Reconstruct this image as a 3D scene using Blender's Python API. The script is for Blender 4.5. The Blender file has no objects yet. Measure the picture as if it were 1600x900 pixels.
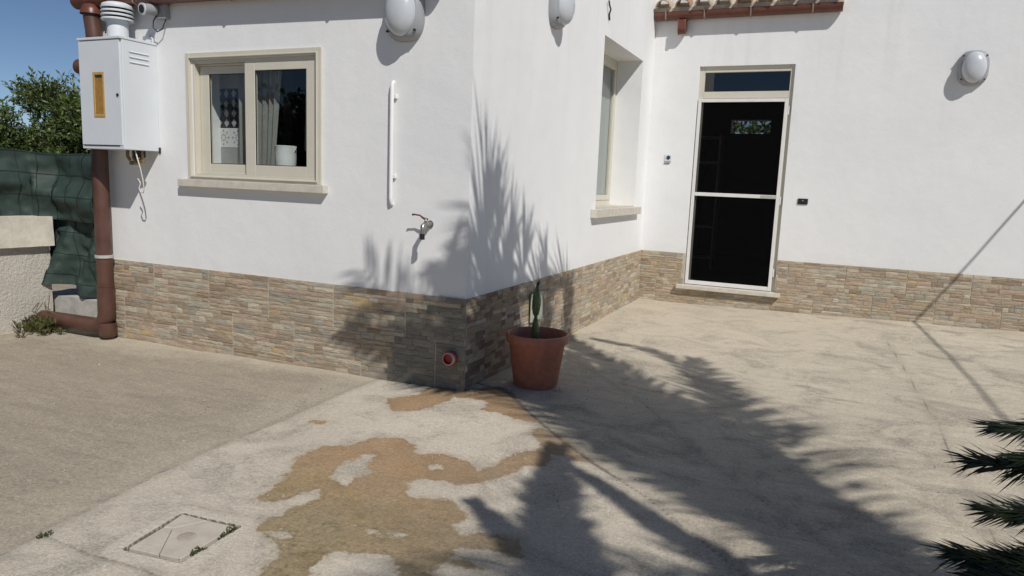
import bpy, math, random
import numpy as np
from mathutils import Vector, Matrix, noise

R = math.radians
sc = bpy.context.scene
col = sc.collection
random.seed(7)

# ------------------------------------------------------------------ camera
cam_d = bpy.data.cameras.new('camera')
cam = bpy.data.objects.new('camera', cam_d)
col.objects.link(cam)
_r = Vector((0.91142906, 0.40956789, 0.03938545))
_u = Vector((-0.09576765, 0.11807021, 0.98837644))
_f = Vector((-0.400157, 0.90460686, -0.14683598))
m = Matrix.Identity(4)
for i in range(3):
    m[i][0], m[i][1], m[i][2] = _r[i], _u[i], -_f[i]
m[0][3], m[1][3], m[2][3] = 2.06696, -3.96058, 1.34292
cam.matrix_world = m
cam_d.sensor_width = 36.0
cam_d.lens = 36.0 * 1120 / 1600
cam_d.clip_start = 0.05
cam_d.clip_end = 5000
sc.camera = cam
CP = Vector((2.06696, -3.96058, 1.34292))

# ------------------------------------------------------------------ light
SUN = Vector((0.355, -0.305, 0.46)).normalized()
w = bpy.data.worlds.new('World')
sc.world = w
w.use_nodes = True
wn = w.node_tree.nodes
sky = wn.new('ShaderNodeTexSky')
sky.sky_type = 'NISHITA'
sky.sun_disc = False
sky.sun_elevation = math.asin(SUN.z)
sky.sun_rotation = math.atan2(SUN.x, SUN.y)
sky.air_density = 0.9
sky.dust_density = 0.0
sky.ozone_density = 3.0
sky.altitude = 3000
wn['Background'].inputs['Strength'].default_value = 0.06
w.node_tree.links.new(sky.outputs[0], wn['Background'].inputs['Color'])
sd = bpy.data.lights.new('sun', 'SUN')
sd.energy = 3.3
sd.angle = R(0.55)
sd.color = (1.0, 0.965, 0.92)
so = bpy.data.objects.new('sun', sd)
so.rotation_euler = SUN.to_track_quat('Z', 'Y').to_euler()
so.location = (8, -7, 12)
col.objects.link(so)
sc.view_settings.view_transform = 'Standard'
sc.view_settings.look = 'None'
sc.view_settings.gamma = 1
sc.view_settings.exposure = 0.10

# ------------------------------------------------------------------ helpers
def tag(o, label=None, cat=None, group=None, kind=None):
    if label: o['label'] = label
    if cat: o['category'] = cat
    if group: o['group'] = group
    if kind: o['kind'] = kind
    return o

def empty(name, loc=(0, 0, 0), label=None, cat=None, group=None):
    o = bpy.data.objects.new(name, None)
    o.empty_display_size = 0.1
    o.location = loc
    col.objects.link(o)
    return tag(o, label, cat, group)

class MB:
    def __init__(s):
        s.v = []; s.f = []; s.c = []
    def add(s, vs, fs, c=None):
        n = len(s.v)
        s.v += [tuple(a) for a in vs]
        s.f += [tuple(i + n for i in f) for f in fs]
        s.c += [c] * len(fs)
        return s
    def box(s, x0, x1, y0, y1, z0, z1, c=None):
        vs = [(x, y, z) for z in (z0, z1) for y in (y0, y1) for x in (x0, x1)]
        return s.add(vs, [(0, 2, 3, 1), (4, 5, 7, 6), (0, 1, 5, 4), (2, 6, 7, 3), (0, 4, 6, 2), (1, 3, 7, 5)], c)
    def tube(s, pts, r, n=10, caps=True):
        pts = [Vector(p) for p in pts]
        rs = r if isinstance(r, (list, tuple)) else [r] * len(pts)
        vs = []; ref = None
        for i, p in enumerate(pts):
            t = (pts[min(i + 1, len(pts) - 1)] - pts[max(i - 1, 0)]).normalized()
            if ref is None:
                ref = Vector((0, 0, 1)) if abs(t.z) < 0.9 else Vector((1, 0, 0))
            a = (ref - t * ref.dot(t)).normalized(); ref = a
            b = t.cross(a)
            for k in range(n):
                an = 2 * math.pi * k / n
                vs.append(p + (a * math.cos(an) + b * math.sin(an)) * rs[i])
        fs = []
        for i in range(len(pts) - 1):
            for k in range(n):
                fs.append((i * n + k, i * n + (k + 1) % n, (i + 1) * n + (k + 1) % n, (i + 1) * n + k))
        if caps:
            fs.append(tuple(range(n))[::-1])
            fs.append(tuple((len(pts) - 1) * n + k for k in range(n)))
        return s.add(vs, fs)
    def lathe(s, prof, c, n=32, ax='z'):
        vs = []
        for (r, h) in prof:
            for k in range(n):
                a = 2 * math.pi * k / n
                x, y = r * math.cos(a), r * math.sin(a)
                if ax == 'z': q = (c[0] + x, c[1] + y, c[2] + h)
                elif ax == 'y': q = (c[0] + x, c[1] + h, c[2] + y)
                else: q = (c[0] + h, c[1] + x, c[2] + y)
                vs.append(q)
        fs = []
        for i in range(len(prof) - 1):
            for k in range(n):
                fs.append((i * n + k, i * n + (k + 1) % n, (i + 1) * n + (k + 1) % n, (i + 1) * n + k))
        return s.add(vs, fs)
    def build(s, name, mat, parent=None, smooth=False, bevel=0, angle=None):
        me = bpy.data.meshes.new(name)
        me.from_pydata(s.v, [], s.f)
        if any(c is not None for c in s.c):
            at = me.attributes.new('tint', 'FLOAT_COLOR', 'FACE')
            at.data.foreach_set('color', np.array([(*(c or (1, 1, 1)), 1.0) for c in s.c], dtype=np.float32).ravel())
        me.materials.append(mat)
        if smooth:
            me.polygons.foreach_set('use_smooth', [True] * len(me.polygons))
        if smooth and angle:
            me.set_sharp_from_angle(angle=R(angle))
        me.update()
        o = bpy.data.objects.new(name, me)
        col.objects.link(o)
        if parent: 
            o.parent = parent
            o.matrix_parent_inverse = Matrix.Translation(-parent_loc(parent))
        if bevel:
            b = o.modifiers.new('bevel', 'BEVEL'); b.width = bevel; b.segments = 2; b.limit_method = 'ANGLE'
        return o

def parent_loc(o):
    l = Vector(o.location)
    return l

# ------------------------------------------------------------------ materials
def nt(name):
    mt = bpy.data.materials.new(name)
    mt.use_nodes = True
    t = mt.node_tree
    return mt, t, t.nodes, t.links, t.nodes['Principled BSDF']

def N(t, typ, **kw):
    n = t.nodes.new(typ)
    for k, v in kw.items():
        setattr(n, k, v)
    return n

def noise_node(t, scale, detail=4, rough=0.55, vec=None, dist=0.0):
    n = t.nodes.new('ShaderNodeTexNoise')
    n.inputs['Scale'].default_value = scale
    n.inputs['Detail'].default_value = detail
    n.inputs['Roughness'].default_value = rough
    n.inputs['Distortion'].default_value = dist
    if vec is not None: t.links.new(vec, n.inputs['Vector'])
    return n

def ramp(t, fac, stops):
    n = t.nodes.new('ShaderNodeValToRGB')
    e = n.color_ramp.elements
    while len(e) < len(stops): e.new(0.5)
    for i, (p, c) in enumerate(stops):
        e[i].position = p
        e[i].color = (*c, 1) if not isinstance(c, (int, float)) else (c, c, c, 1)
    t.links.new(fac, n.inputs[0])
    return n

def mix(t, fac, a, b, mode='MIX'):
    n = t.nodes.new('ShaderNodeMix')
    n.data_type = 'RGBA'; n.blend_type = mode
    for sck, v in ((n.inputs[0], fac), (n.inputs[6], a), (n.inputs[7], b)):
        if isinstance(v, (int, float)): sck.default_value = v
        elif isinstance(v, tuple): sck.default_value = (*v, 1)
        else: t.links.new(v, sck)
    return n.outputs[2]

def mth(t, op, a, b=0.0, clamp=False):
    n = t.nodes.new('ShaderNodeMath'); n.operation = op; n.use_clamp = clamp
    for i, v in enumerate((a, b)):
        if isinstance(v, (int, float)): n.inputs[i].default_value = v
        else: t.links.new(v, n.inputs[i])
    return n.outputs[0]

def maprange(t, v, a, b, c=0.0, d=1.0):
    n = t.nodes.new('ShaderNodeMapRange')
    n.inputs[1].default_value = a; n.inputs[2].default_value = b
    n.inputs[3].default_value = c; n.inputs[4].default_value = d
    t.links.new(v, n.inputs[0])
    return n.outputs[0]

def bump(t, h, strength, dist, prev=None):
    n = t.nodes.new('ShaderNodeBump')
    n.inputs['Strength'].default_value = strength
    n.inputs['Distance'].default_value = dist
    t.links.new(h, n.inputs['Height'])
    if prev is not None: t.links.new(prev, n.inputs['Normal'])
    return n.outputs[0]

def pos(t):
    return t.nodes.new('ShaderNodeNewGeometry').outputs['Position']

def simple(name, c, rough=0.5, var=0.12, scale=25, metal=0.0, bmp=0.0, spec=0.5):
    mt, t, nd, lk, b = nt(name)
    P = pos(t)
    n = noise_node(t, scale, 5, 0.6, P)
    lo = tuple(x * (1 - var) for x in c); hi = tuple(min(1, x * (1 + var)) for x in c)
    r_ = ramp(t, n.outputs[0], [(0.3, lo), (0.7, hi)])
    lk.new(r_.outputs[0], b.inputs['Base Color'])
    rr = maprange(t, noise_node(t, scale * 2.3, 3, 0.5, P).outputs[0], 0.3, 0.7, rough * 0.85, min(1, rough * 1.15))
    lk.new(rr, b.inputs['Roughness'])
    b.inputs['Metallic'].default_value = metal
    b.inputs['Specular IOR Level'].default_value = spec
    if bmp:
        lk.new(bump(t, noise_node(t, scale * 6, 4, 0.6, P).outputs[0], bmp, 0.004), b.inputs['Normal'])
    return mt

M = {}
# white plaster
def make_plaster():
    mt, t, nd, lk, b = nt('white_plaster')
    P = pos(t)
    big = noise_node(t, 0.9, 4, 0.55, P)
    med = noise_node(t, 6, 5, 0.6, P)
    c = mix(t, maprange(t, big.outputs[0], 0.35, 0.65), (0.765, 0.768, 0.765), (0.82, 0.818, 0.805))
    c = mix(t, maprange(t, med.outputs[0], 0.45, 0.8, 0, 0.35), c, (0.74, 0.745, 0.745))
    # rain streaks: noise stretched along z
    mp = t.nodes.new('ShaderNodeMapping'); mp.inputs['Scale'].default_value = (7.0, 7.0, 0.35)
    lk.new(P, mp.inputs['Vector'])
    st = noise_node(t, 1.0, 3, 0.5, mp.outputs[0])
    sx = t.nodes.new('ShaderNodeSeparateXYZ'); lk.new(P, sx.inputs[0])
    hi = maprange(t, sx.outputs[2], 1.3, 3.0, 0.0, 0.28)
    f = mth(t, 'MULTIPLY', maprange(t, st.outputs[0], 0.55, 0.75), hi)
    c = mix(t, f, c, (0.63, 0.61, 0.56))
    # faint grime just above the stone skirting
    lo = maprange(t, sx.outputs[2], 0.6, 0.72, 0.25, 0.0)
    c = mix(t, mth(t, 'MULTIPLY', lo, med.outputs[0]), c, (0.55, 0.53, 0.48))
    lk.new(c, b.inputs['Base Color'])
    b.inputs['Roughness'].default_value = 0.9
    b.inputs['Specular IOR Level'].default_value = 0.2
    n1 = bump(t, noise_node(t, 3.0, 3, 0.5, P).outputs[0], 0.35, 0.02)
    n1 = bump(t, noise_node(t, 11.0, 4, 0.6, P, 0.5).outputs[0], 0.11, 0.010, n1)
    n2 = bump(t, noise_node(t, 60, 5, 0.65, P).outputs[0], 0.28, 0.004, n1)
    n3 = bump(t, noise_node(t, 260, 3, 0.6, P).outputs[0], 0.15, 0.002, n2)
    lk.new(n3, b.inputs['Normal'])
    return mt
M['plaster'] = make_plaster()

def make_stone():
    mt, t, nd, lk, b = nt('split_stone')
    P = pos(t)
    a = t.nodes.new('ShaderNodeAttribute'); a.attribute_name = 'tint'
    mp = t.nodes.new('ShaderNodeMapping'); mp.inputs['Scale'].default_value = (14, 14, 60)
    lk.new(P, mp.inputs['Vector'])
    n = noise_node(t, 1.0, 5, 0.65, mp.outputs[0], 0.6)
    c = mix(t, maprange(t, n.outputs[0], 0.3, 0.7), mix(t, 1.0, a.outputs[0], (0.80, 0.77, 0.72), 'MULTIPLY'), mix(t, 1.0, a.outputs[0], (1.18, 1.17, 1.14), 'MULTIPLY'))
    n2 = noise_node(t, 9, 4, 0.6, P)
    c = mix(t, maprange(t, n2.outputs[0], 0.55, 0.75, 0, 0.5), c, (0.30, 0.245, 0.17))
    lk.new(c, b.inputs['Base Color'])
    b.inputs['Roughness'].default_value = 0.85
    b.inputs['Specular IOR Level'].default_value = 0.25
    q = bump(t, n.outputs[0], 0.7, 0.012)
    q = bump(t, noise_node(t, 110, 5, 0.65, P).outputs[0], 0.4, 0.005, q)
    lk.new(q, b.inputs['Normal'])
    return mt
M['stone'] = make_stone()
M['grout'] = simple('grout', (0.46, 0.41, 0.33), 0.95, 0.25, 30, bmp=0.5)

def make_ground():
    mt, t, nd, lk, b = nt('concrete_paving')
    P = pos(t)
    sx = t.nodes.new('ShaderNodeSeparateXYZ'); lk.new(P, sx.inputs[0])
    def att(n):
        a = t.nodes.new('ShaderNodeAttribute'); a.attribute_name = n
        return a.outputs['Fac']
    zl, zm, wet, crk, foot, wear = att('zone_left'), att('zone_mid'), att('wet'), att('crack'), att('foot'), att('mound')
    big = noise_node(t, 1.1, 5, 0.6, P, 0.6)
    med = noise_node(t, 5.0, 6, 0.65, P, 0.4)
    fine = noise_node(t, 55, 5, 0.7, P)
    grit = noise_node(t, 170, 3, 0.7, P)
    # streaks dragged along x (float finish of the right slab)
    mp = t.nodes.new('ShaderNodeMapping'); mp.inputs['Scale'].default_value = (1.6, 7.0, 1.0); mp.inputs['Rotation'].default_value = (0, 0, R(-18))
    lk.new(P, mp.inputs['Vector'])
    strk = noise_node(t, 1.5, 6, 0.7, mp.outputs[0], 0.8)
    # right slab
    blot = noise_node(t, 2.3, 7, 0.7, P, 1.2)
    grain = noise_node(t, 120, 4, 0.8, P)
    cr = mix(t, maprange(t, big.outputs[0], 0.35, 0.65), (0.52, 0.46, 0.368), (0.60, 0.53, 0.422))
    cr = mix(t, maprange(t, strk.outputs[0], 0.48, 0.70, 0, 0.45), cr, (0.29, 0.262, 0.218))
    cr = mix(t, maprange(t, blot.outputs[0], 0.52, 0.68, 0, 0.55), cr, (0.27, 0.245, 0.205))
    vd = t.nodes.new('ShaderNodeVectorMath'); vd.operation = 'DISTANCE'; vd.inputs[1].default_value = (0.9, 3.5, 0.0); lk.new(P, vd.inputs[0])
    cln = mth(t, 'MULTIPLY', maprange(t, mth(t, 'ADD', vd.outputs['Value'], mth(t, 'MULTIPLY', mth(t, 'SUBTRACT', blot.outputs[0], 0.5), 2.0)), 0.7, 2.2, 1.0, 0.0), 0.8)
    cr = mix(t, cln, cr, (0.575, 0.50, 0.395))
    # left slab, rougher and browner
    cl = mix(t, maprange(t, blot.outputs[0], 0.35, 0.65), (0.385, 0.325, 0.250), (0.50, 0.425, 0.328))
    cl = mix(t, maprange(t, strk.outputs[0], 0.4, 0.68, 0, 0.6), cl, (0.275, 0.242, 0.20))
    # middle strip, pale grey
    cm = mix(t, maprange(t, big.outputs[0], 0.35, 0.65), (0.565, 0.505, 0.418), (0.635, 0.565, 0.462))
    cm = mix(t, maprange(t, blot.outputs[0], 0.50, 0.72, 0, 0.5), cm, (0.37, 0.335, 0.28))
    wob = mth(t, 'MULTIPLY', mth(t, 'SUBTRACT', med.outputs[0], 0.5), 0.10)
    el = maprange(t, mth(t, 'ADD', zl, wob), -0.012, 0.012)
    em = maprange(t, mth(t, 'ADD', zm, wob), -0.05, 0.05)
    c = mix(t, em, cr, cm)
    wl = maprange(t, mth(t, 'ADD', zl, mth(t, 'MULTIPLY', mth(t, 'SUBTRACT', blot.outputs[0], 0.5), 1.0)), 0.0, 0.45, 0.62, 0.0)
    cl = mix(t, wl, cl, (0.55, 0.485, 0.385))
    gl_ = noise_node(t, 70, 4, 0.85, P)
    cl = mix(t, maprange(t, gl_.outputs[0], 0.38, 0.54, 0.42, 0.0), cl, (0.22, 0.185, 0.145))
    cl = mix(t, maprange(t, gl_.outputs[0], 0.56, 0.70, 0.0, 0.5), cl, (0.52, 0.47, 0.39))
    c = mix(t, el, c, cl)
    gp_ = mth(t, 'MULTIPLY', maprange(t, blot.outputs[0], 0.45, 0.60), maprange(t, noise_node(t, 85, 4, 0.8, P).outputs[0], 0.44, 0.60))
    c = mix(t, mth(t, 'MULTIPLY', gp_, 0.52), c, (0.175, 0.155, 0.128))
    sr = mth(t, 'MULTIPLY', maprange(t, mth(t, 'ADD', wear, mth(t, 'MULTIPLY', mth(t, 'SUBTRACT', med.outputs[0], 0.5), 0.05)), -0.085, -0.070), 0.75)
    c = mix(t, sr, c, (0.62, 0.56, 0.465))
    # pale cement fillet along the foot of the walls
    ff = maprange(t, mth(t, 'ADD', foot, mth(t, 'MULTIPLY', mth(t, 'SUBTRACT', med.outputs[0], 0.5), 0.25)), 0.02, 0.16, 0.75, 0.0)
    c = mix(t, ff, c, (0.56, 0.505, 0.40))
    # fine grain
    c = mix(t, maprange(t, fine.outputs[0], 0.3, 0.7, 0, 1.0), mix(t, 1.0, c, (0.84, 0.84, 0.84), 'MULTIPLY'), mix(t, 1.0, c, (1.12, 1.12, 1.11), 'MULTIPLY'))
    pit = maprange(t, grit.outputs[0], 0.30, 0.42, 0.55, 0.0)
    pit = mth(t, 'MULTIPLY', pit, maprange(t, el, 0, 1, 0.85, 1.0))
    c = mix(t, pit, c, (0.16, 0.14, 0.12))
    wht = maprange(t, noise_node(t, 23, 2, 0.5, P).outputs[0], 0.735, 0.76, 0, 0.5)
    c = mix(t, wht, c, (0.62, 0.6, 0.55))
    # damp ochre stain: its own shape, browner by the wall, more olive further out
    wn_ = mth(t, 'ADD', wet, mth(t, 'ADD', mth(t, 'MULTIPLY', mth(t, 'SUBTRACT', noise_node(t, 17, 6, 0.72, P).outputs[0], 0.5), 0.12), mth(t, 'MULTIPLY', mth(t, 'SUBTRACT', grain.outputs[0], 0.5), 0.05)))
    fw = maprange(t, wn_, -0.006, 0.009)
    rim = maprange(t, mth(t, 'ABSOLUTE', mth(t, 'SUBTRACT', wn_, 0.008)), 0.0, 0.014, 0.55, 0.0)
    oc = mix(t, maprange(t, sx.outputs[1], -1.25, -1.85), (0.43, 0.275, 0.145), (0.365, 0.275, 0.145))
    oc = mix(t, maprange(t, sx.outputs[1], -0.25, 0.15), oc, (0.20, 0.125, 0.065))
    oc = mix(t, maprange(t, sx.outputs[0], 0.30, 0.75, 0, 0.55), oc, (0.31, 0.225, 0.14))
    oc = mix(t, maprange(t, med.outputs[0], 0.35, 0.68, 0, 0.9), oc, mix(t, 1.0, oc, (0.74, 0.74, 0.72), 'MULTIPLY'))
    moss = mth(t, 'MULTIPLY', maprange(t, noise_node(t, 16, 6, 0.75, P).outputs[0], 0.50, 0.66), maprange(t, sx.outputs[1], -1.45, -1.85, 0.1, 0.7))
    oc = mix(t, moss, oc, (0.105, 0.092, 0.04))
    oc = mix(t, maprange(t, fine.outputs[0], 0.3, 0.72, 0.0, 1.0), mix(t, 1.0, oc, (0.74, 0.73, 0.72), 'MULTIPLY'), mix(t, 1.0, oc, (1.22, 1.21, 1.18), 'MULTIPLY'))
    spk = maprange(t, noise_node(t, 75, 3, 0.6, P).outputs[0], 0.62, 0.70, 0.0, 0.65)
    oc = mix(t, mth(t, 'MULTIPLY', spk, maprange(t, big.outputs[0], 0.35, 0.6, 0.35, 1.0)), oc, (0.10, 0.062, 0.03))
    c = mix(t, maprange(t, wn_, -0.05, 0.0, 0.0, 0.22), c, oc)
    c = mix(t, mth(t, 'MULTIPLY', fw, maprange(t, blot.outputs[0], 0.35, 0.68, 0.98, 0.68)), c, oc)
    c = mix(t, mth(t, 'MULTIPLY', rim, maprange(t, big.outputs[0], 0.4, 0.6, 0.2, 0.8)), c, (0.15, 0.105, 0.05))
    # cracks and joints
    cw = mth(t, 'ADD', crk, mth(t, 'MULTIPLY', mth(t, 'SUBTRACT', fine.outputs[0], 0.5), 0.022))
    ck = maprange(t, cw, 0.0, 0.010, 0.80, 0.0)
    c = mix(t, ck, c, (0.13, 0.11, 0.085))
    halo = maprange(t, mth(t, 'ADD', crk, mth(t, 'MULTIPLY', mth(t, 'SUBTRACT', med.outputs[0], 0.5), 0.12)), 0.0, 0.06, 0.3, 0.0)
    c = mix(t, halo, c, (0.28, 0.245, 0.2))
    c = mix(t, maprange(t, grain.outputs[0], 0.25, 0.75), mix(t, 1.0, c, (0.70, 0.70, 0.69), 'MULTIPLY'), mix(t, 1.0, c, (1.27, 1.27, 1.26), 'MULTIPLY'))
    c = mix(t, maprange(t, mth(t, 'ADD', wear, mth(t, 'MULTIPLY', mth(t, 'SUBTRACT', fine.outputs[0], 0.5), 0.012)), -0.017, -0.013, 0.0, 0.85), c, (0.06, 0.052, 0.036))
    lk.new(c, b.inputs['Base Color'])
    lk.new(maprange(t, fw, 0, 1, 0.93, 0.72), b.inputs['Roughness'])
    b.inputs['Specular IOR Level'].default_value = 0.25
    q = bump(t, med.outputs[0], 0.35, 0.02)
    q = bump(t, strk.outputs[0], 0.30, 0.02, q)
    q = bump(t, fine.outputs[0], 0.55, 0.006, q)
    q = bump(t, grit.outputs[0], 0.45, 0.003, q)
    lk.new(q, b.inputs['Normal'])
    return mt
M['ground'] = make_ground()

def make_rough_plaster():
    mt, t, nd, lk, b = nt('rough_render')
    P = pos(t)
    n = noise_node(t, 40, 6, 0.7, P); g = noise_node(t, 3, 4, 0.6, P)
    c = mix(t, maprange(t, g.outputs[0], 0.35, 0.7), (0.62, 0.575, 0.495), (0.51, 0.465, 0.39))
    c = mix(t, maprange(t, n.outputs[0], 0.3, 0.7, 0, 0.5), c, (0.64, 0.59, 0.50))
    lk.new(c, b.inputs['Base Color']); b.inputs['Roughness'].default_value = 0.95
    q = bump(t, n.outputs[0], 0.9, 0.02)
    q = bump(t, noise_node(t, 130, 3, 0.6, P).outputs[0], 0.5, 0.006, q)
    lk.new(q, b.inputs['Normal'])
    return mt
M['render'] = make_rough_plaster()
M['coping'] = simple('coping_concrete', (0.65, 0.60, 0.50), 0.92, 0.2, 9, bmp=0.5)
M['cement'] = simple('cement', (0.46, 0.44, 0.40), 0.92, 0.18, 14, bmp=0.5)
M['cover'] = simple('cover_concrete', (0.52, 0.465, 0.38), 0.92, 0.13, 11, bmp=0.45)
M['frame'] = simple('cream_aluminium', (0.60, 0.565, 0.47), 0.4, 0.03, 8)
M['white_alu'] = simple('white_aluminium', (0.74, 0.73, 0.70), 0.35, 0.05, 8)
M['marble'] = simple('sill_marble', (0.58, 0.54, 0.46), 0.55, 0.12, 16, bmp=0.15)
M['metal_white'] = simple('painted_sheet', (0.645, 0.675, 0.70), 0.42, 0.03, 5)
M['lamp_white'] = simple('lamp_plastic', (0.31, 0.32, 0.335), 0.45, 0.05, 9)
M['dome'] = simple('opal_dome', (0.52, 0.545, 0.57), 0.28, 0.03, 6)
M['brown'] = simple('brown_pvc', (0.095, 0.044, 0.031), 0.45, 0.25, 7)
M['gutter'] = simple('brown_gutter', (0.125, 0.042, 0.026), 0.4, 0.2, 9)
M['clamp'] = simple('clamp_steel', (0.45, 0.43, 0.40), 0.45, 0.1, 20)
M['bracket'] = simple('gutter_bracket', (0.30, 0.22, 0.16), 0.6, 0.15, 20)
M['amber'] = simple('amber_plastic', (0.34, 0.185, 0.045), 0.45, 0.18, 30)
M['amber_rim'] = simple('amber_rim', (0.46, 0.29, 0.10), 0.5, 0.12, 30)
M['black'] = simple('black_plastic', (0.012, 0.012, 0.014), 0.4, 0.1, 20)
M['dark'] = simple('dark_gap', (0.02, 0.02, 0.02), 0.8, 0.1, 20)
M['brass'] = simple('aged_brass', (0.26, 0.20, 0.09), 0.45, 0.3, 30, metal=0.7)
M['steel'] = simple('tap_steel', (0.35, 0.34, 0.31), 0.35, 0.2, 30, metal=0.8)
M['red'] = simple('red_enamel', (0.11, 0.038, 0.032), 0.4, 0.15, 30)
M['orange_pvc'] = simple('orange_pvc', (0.36, 0.04, 0.026), 0.45, 0.12, 12)
M['pvc_white'] = simple('pvc_pink_white', (0.62, 0.55, 0.54), 0.45, 0.1, 20)
M['terracotta'] = simple('pot_plastic', (0.40, 0.145, 0.088), 0.55, 0.2, 16, bmp=0.08)
M['soil'] = simple('soil', (0.07, 0.045, 0.032), 0.95, 0.3, 60, bmp=0.9)
M['cactus'] = simple('cactus_skin', (0.085, 0.125, 0.035), 0.5, 0.3, 22, bmp=0.25)
M['cactus_bud'] = simple('cactus_bud', (0.02, 0.018, 0.015), 0.7, 0.2, 30)
M['pale_plate'] = simple('pale_plate', (0.42, 0.46, 0.38), 0.5, 0.05, 10)
M['tile'] = simple('terracotta_tile', (0.40, 0.25, 0.16), 0.9, 0.35, 9, bmp=0.5)
M['tile_white'] = simple('weathered_tile', (0.50, 0.42, 0.33), 0.9, 0.3, 14, bmp=0.5)
M['wire'] = simple('wire_green', (0.010, 0.016, 0.014), 0.9, 0.2, 20)
M['cable_white'] = simple('white_cable', (0.62, 0.6, 0.54), 0.5, 0.05, 20)
M['cable_black'] = simple('black_cable', (0.03, 0.03, 0.03), 0.5, 0.1, 20)
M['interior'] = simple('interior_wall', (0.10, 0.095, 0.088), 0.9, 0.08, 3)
M['tile_grey'] = simple('kitchen_tile_grey', (0.34, 0.34, 0.34), 0.35, 0.06, 12)
M['tile_black'] = simple('kitchen_tile_black', (0.02, 0.02, 0.024), 0.3, 0.1, 12)
M['tile_pale'] = simple('kitchen_tile_pale', (0.66, 0.66, 0.65), 0.3, 0.05, 12)
M['jug'] = simple('jug_ceramic', (0.70, 0.72, 0.70), 0.25, 0.03, 12)
M['bark'] = simple('bark', (0.11, 0.085, 0.06), 0.95, 0.35, 18, bmp=0.9)
M['rachis'] = simple('frond_rachis', (0.13, 0.11, 0.035), 0.55, 0.2, 14)

def leaf_mat(name, c1, c2, trans=0.25, rough=0.5, scale=6):
    mt, t, nd, lk, b = nt(name)
    P = pos(t)
    g = t.nodes.new('ShaderNodeNewGeometry')
    c = mix(t, g.outputs['Random Per Island'], c1, c2)
    n = noise_node(t, scale, 3, 0.5, P)
    c = mix(t, maprange(t, n.outputs[0], 0.35, 0.65, 0, 0.5), c, mix(t, 1.0, c, (0.7, 0.75, 0.7), 'MULTIPLY'))
    lk.new(c, b.inputs['Base Color'])
    b.inputs['Roughness'].default_value = rough
    tr = t.nodes.new('ShaderNodeBsdfTranslucent')
    lk.new(mix(t, 1.0, c, (1.0, 1.1, 0.5), 'MULTIPLY'), tr.inputs['Color'])
    ms = t.nodes.new('ShaderNodeMixShader'); ms.inputs[0].default_value = trans
    lk.new(b.outputs[0], ms.inputs[1]); lk.new(tr.outputs[0], ms.inputs[2])
    lk.new(ms.outputs[0], nd['Material Output'].inputs['Surface'])
    return mt
M['olive_leaf'] = leaf_mat('olive_leaf', (0.065, 0.110, 0.024), (0.165, 0.215, 0.060), 0.25, 0.5)
M['tree_leaf'] = leaf_mat('tree_leaf', (0.030, 0.045, 0.015), (0.06, 0.075, 0.028), 0.2, 0.6)
M['palm_leaf'] = leaf_mat('palm_leaf', (0.020, 0.034, 0.010), (0.042, 0.058, 0.018), 0.12, 0.42)
M['sago_leaf'] = leaf_mat('sago_leaf', (0.010, 0.018, 0.006), (0.026, 0.036, 0.011), 0.05, 0.45)
M['weed'] = leaf_mat('weed_leaf', (0.07, 0.085, 0.02), (0.14, 0.12, 0.045), 0.25, 0.6)
M['moss'] = leaf_mat('moss_leaf', (0.05, 0.07, 0.02), (0.09, 0.095, 0.035), 0.15, 0.8)

def make_tarp():
    mt, t, nd, lk, b = nt('green_tarp')
    P = pos(t)
    n = noise_node(t, 5, 5, 0.6, P)
    c = mix(t, maprange(t, n.outputs[0], 0.3, 0.7), (0.024, 0.042, 0.035), (0.038, 0.060, 0.051))
    d = noise_node(t, 14, 5, 0.7, P)
    c = mix(t, maprange(t, d.outputs[0], 0.55, 0.8, 0, 0.5), c, (0.10, 0.115, 0.095))
    lk.new(c, b.inputs['Base Color'])
    b.inputs['Roughness'].default_value = 0.6
    b.inputs['Specular IOR Level'].default_value = 0.3
    lk.new(bump(t, noise_node(t, 300, 2, 0.5, P).outputs[0], 0.25, 0.002), b.inputs['Normal'])
    return mt
M['tarp'] = make_tarp()

def make_glass(name, tint=(0.86, 0.90, 0.89), boost=1.0):
    mt = bpy.data.materials.new(name); mt.use_nodes = True
    t = mt.node_tree; t.nodes.clear()
    o = t.nodes.new('ShaderNodeOutputMaterial')
    ge = t.nodes.new('ShaderNodeNewGeometry')
    dt = t.nodes.new('ShaderNodeVectorMath'); dt.operation = 'DOT_PRODUCT'
    t.links.new(ge.outputs['Incoming'], dt.inputs[0]); t.links.new(ge.outputs['Normal'], dt.inputs[1])
    cs_ = mth(t, 'ABSOLUTE', dt.outputs['Value'])
    fr = mth(t, 'ADD', mth(t, 'MULTIPLY', mth(t, 'POWER', mth(t, 'SUBTRACT', 1.0, cs_, True), 5.0), 0.92), 0.075)
    tp = t.nodes.new('ShaderNodeBsdfTransparent'); tp.inputs[0].default_value = (*tint, 1)
    gl = t.nodes.new('ShaderNodeBsdfGlossy'); gl.inputs['Roughness'].default_value = 0.01
    nz = noise_node(t, 2.0, 2, 0.5, pos(t))
    t.links.new(bump(t, nz.outputs[0], 0.02, 0.02), gl.inputs['Normal'])
    ms = t.nodes.new('ShaderNodeMixShader')
    t.links.new(mth(t, 'MULTIPLY', fr, boost, True), ms.inputs[0])
    t.links.new(tp.outputs[0], ms.inputs[1]); t.links.new(gl.outputs[0], ms.inputs[2])
    t.links.new(ms.outputs[0], o.inputs[0])
    return mt
M['glass'] = make_glass('window_glass', (0.86, 0.89, 0.885), 1.0)
M['glass_dark'] = make_glass('tinted_glass', (0.18, 0.19, 0.22), 1.2)

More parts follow.
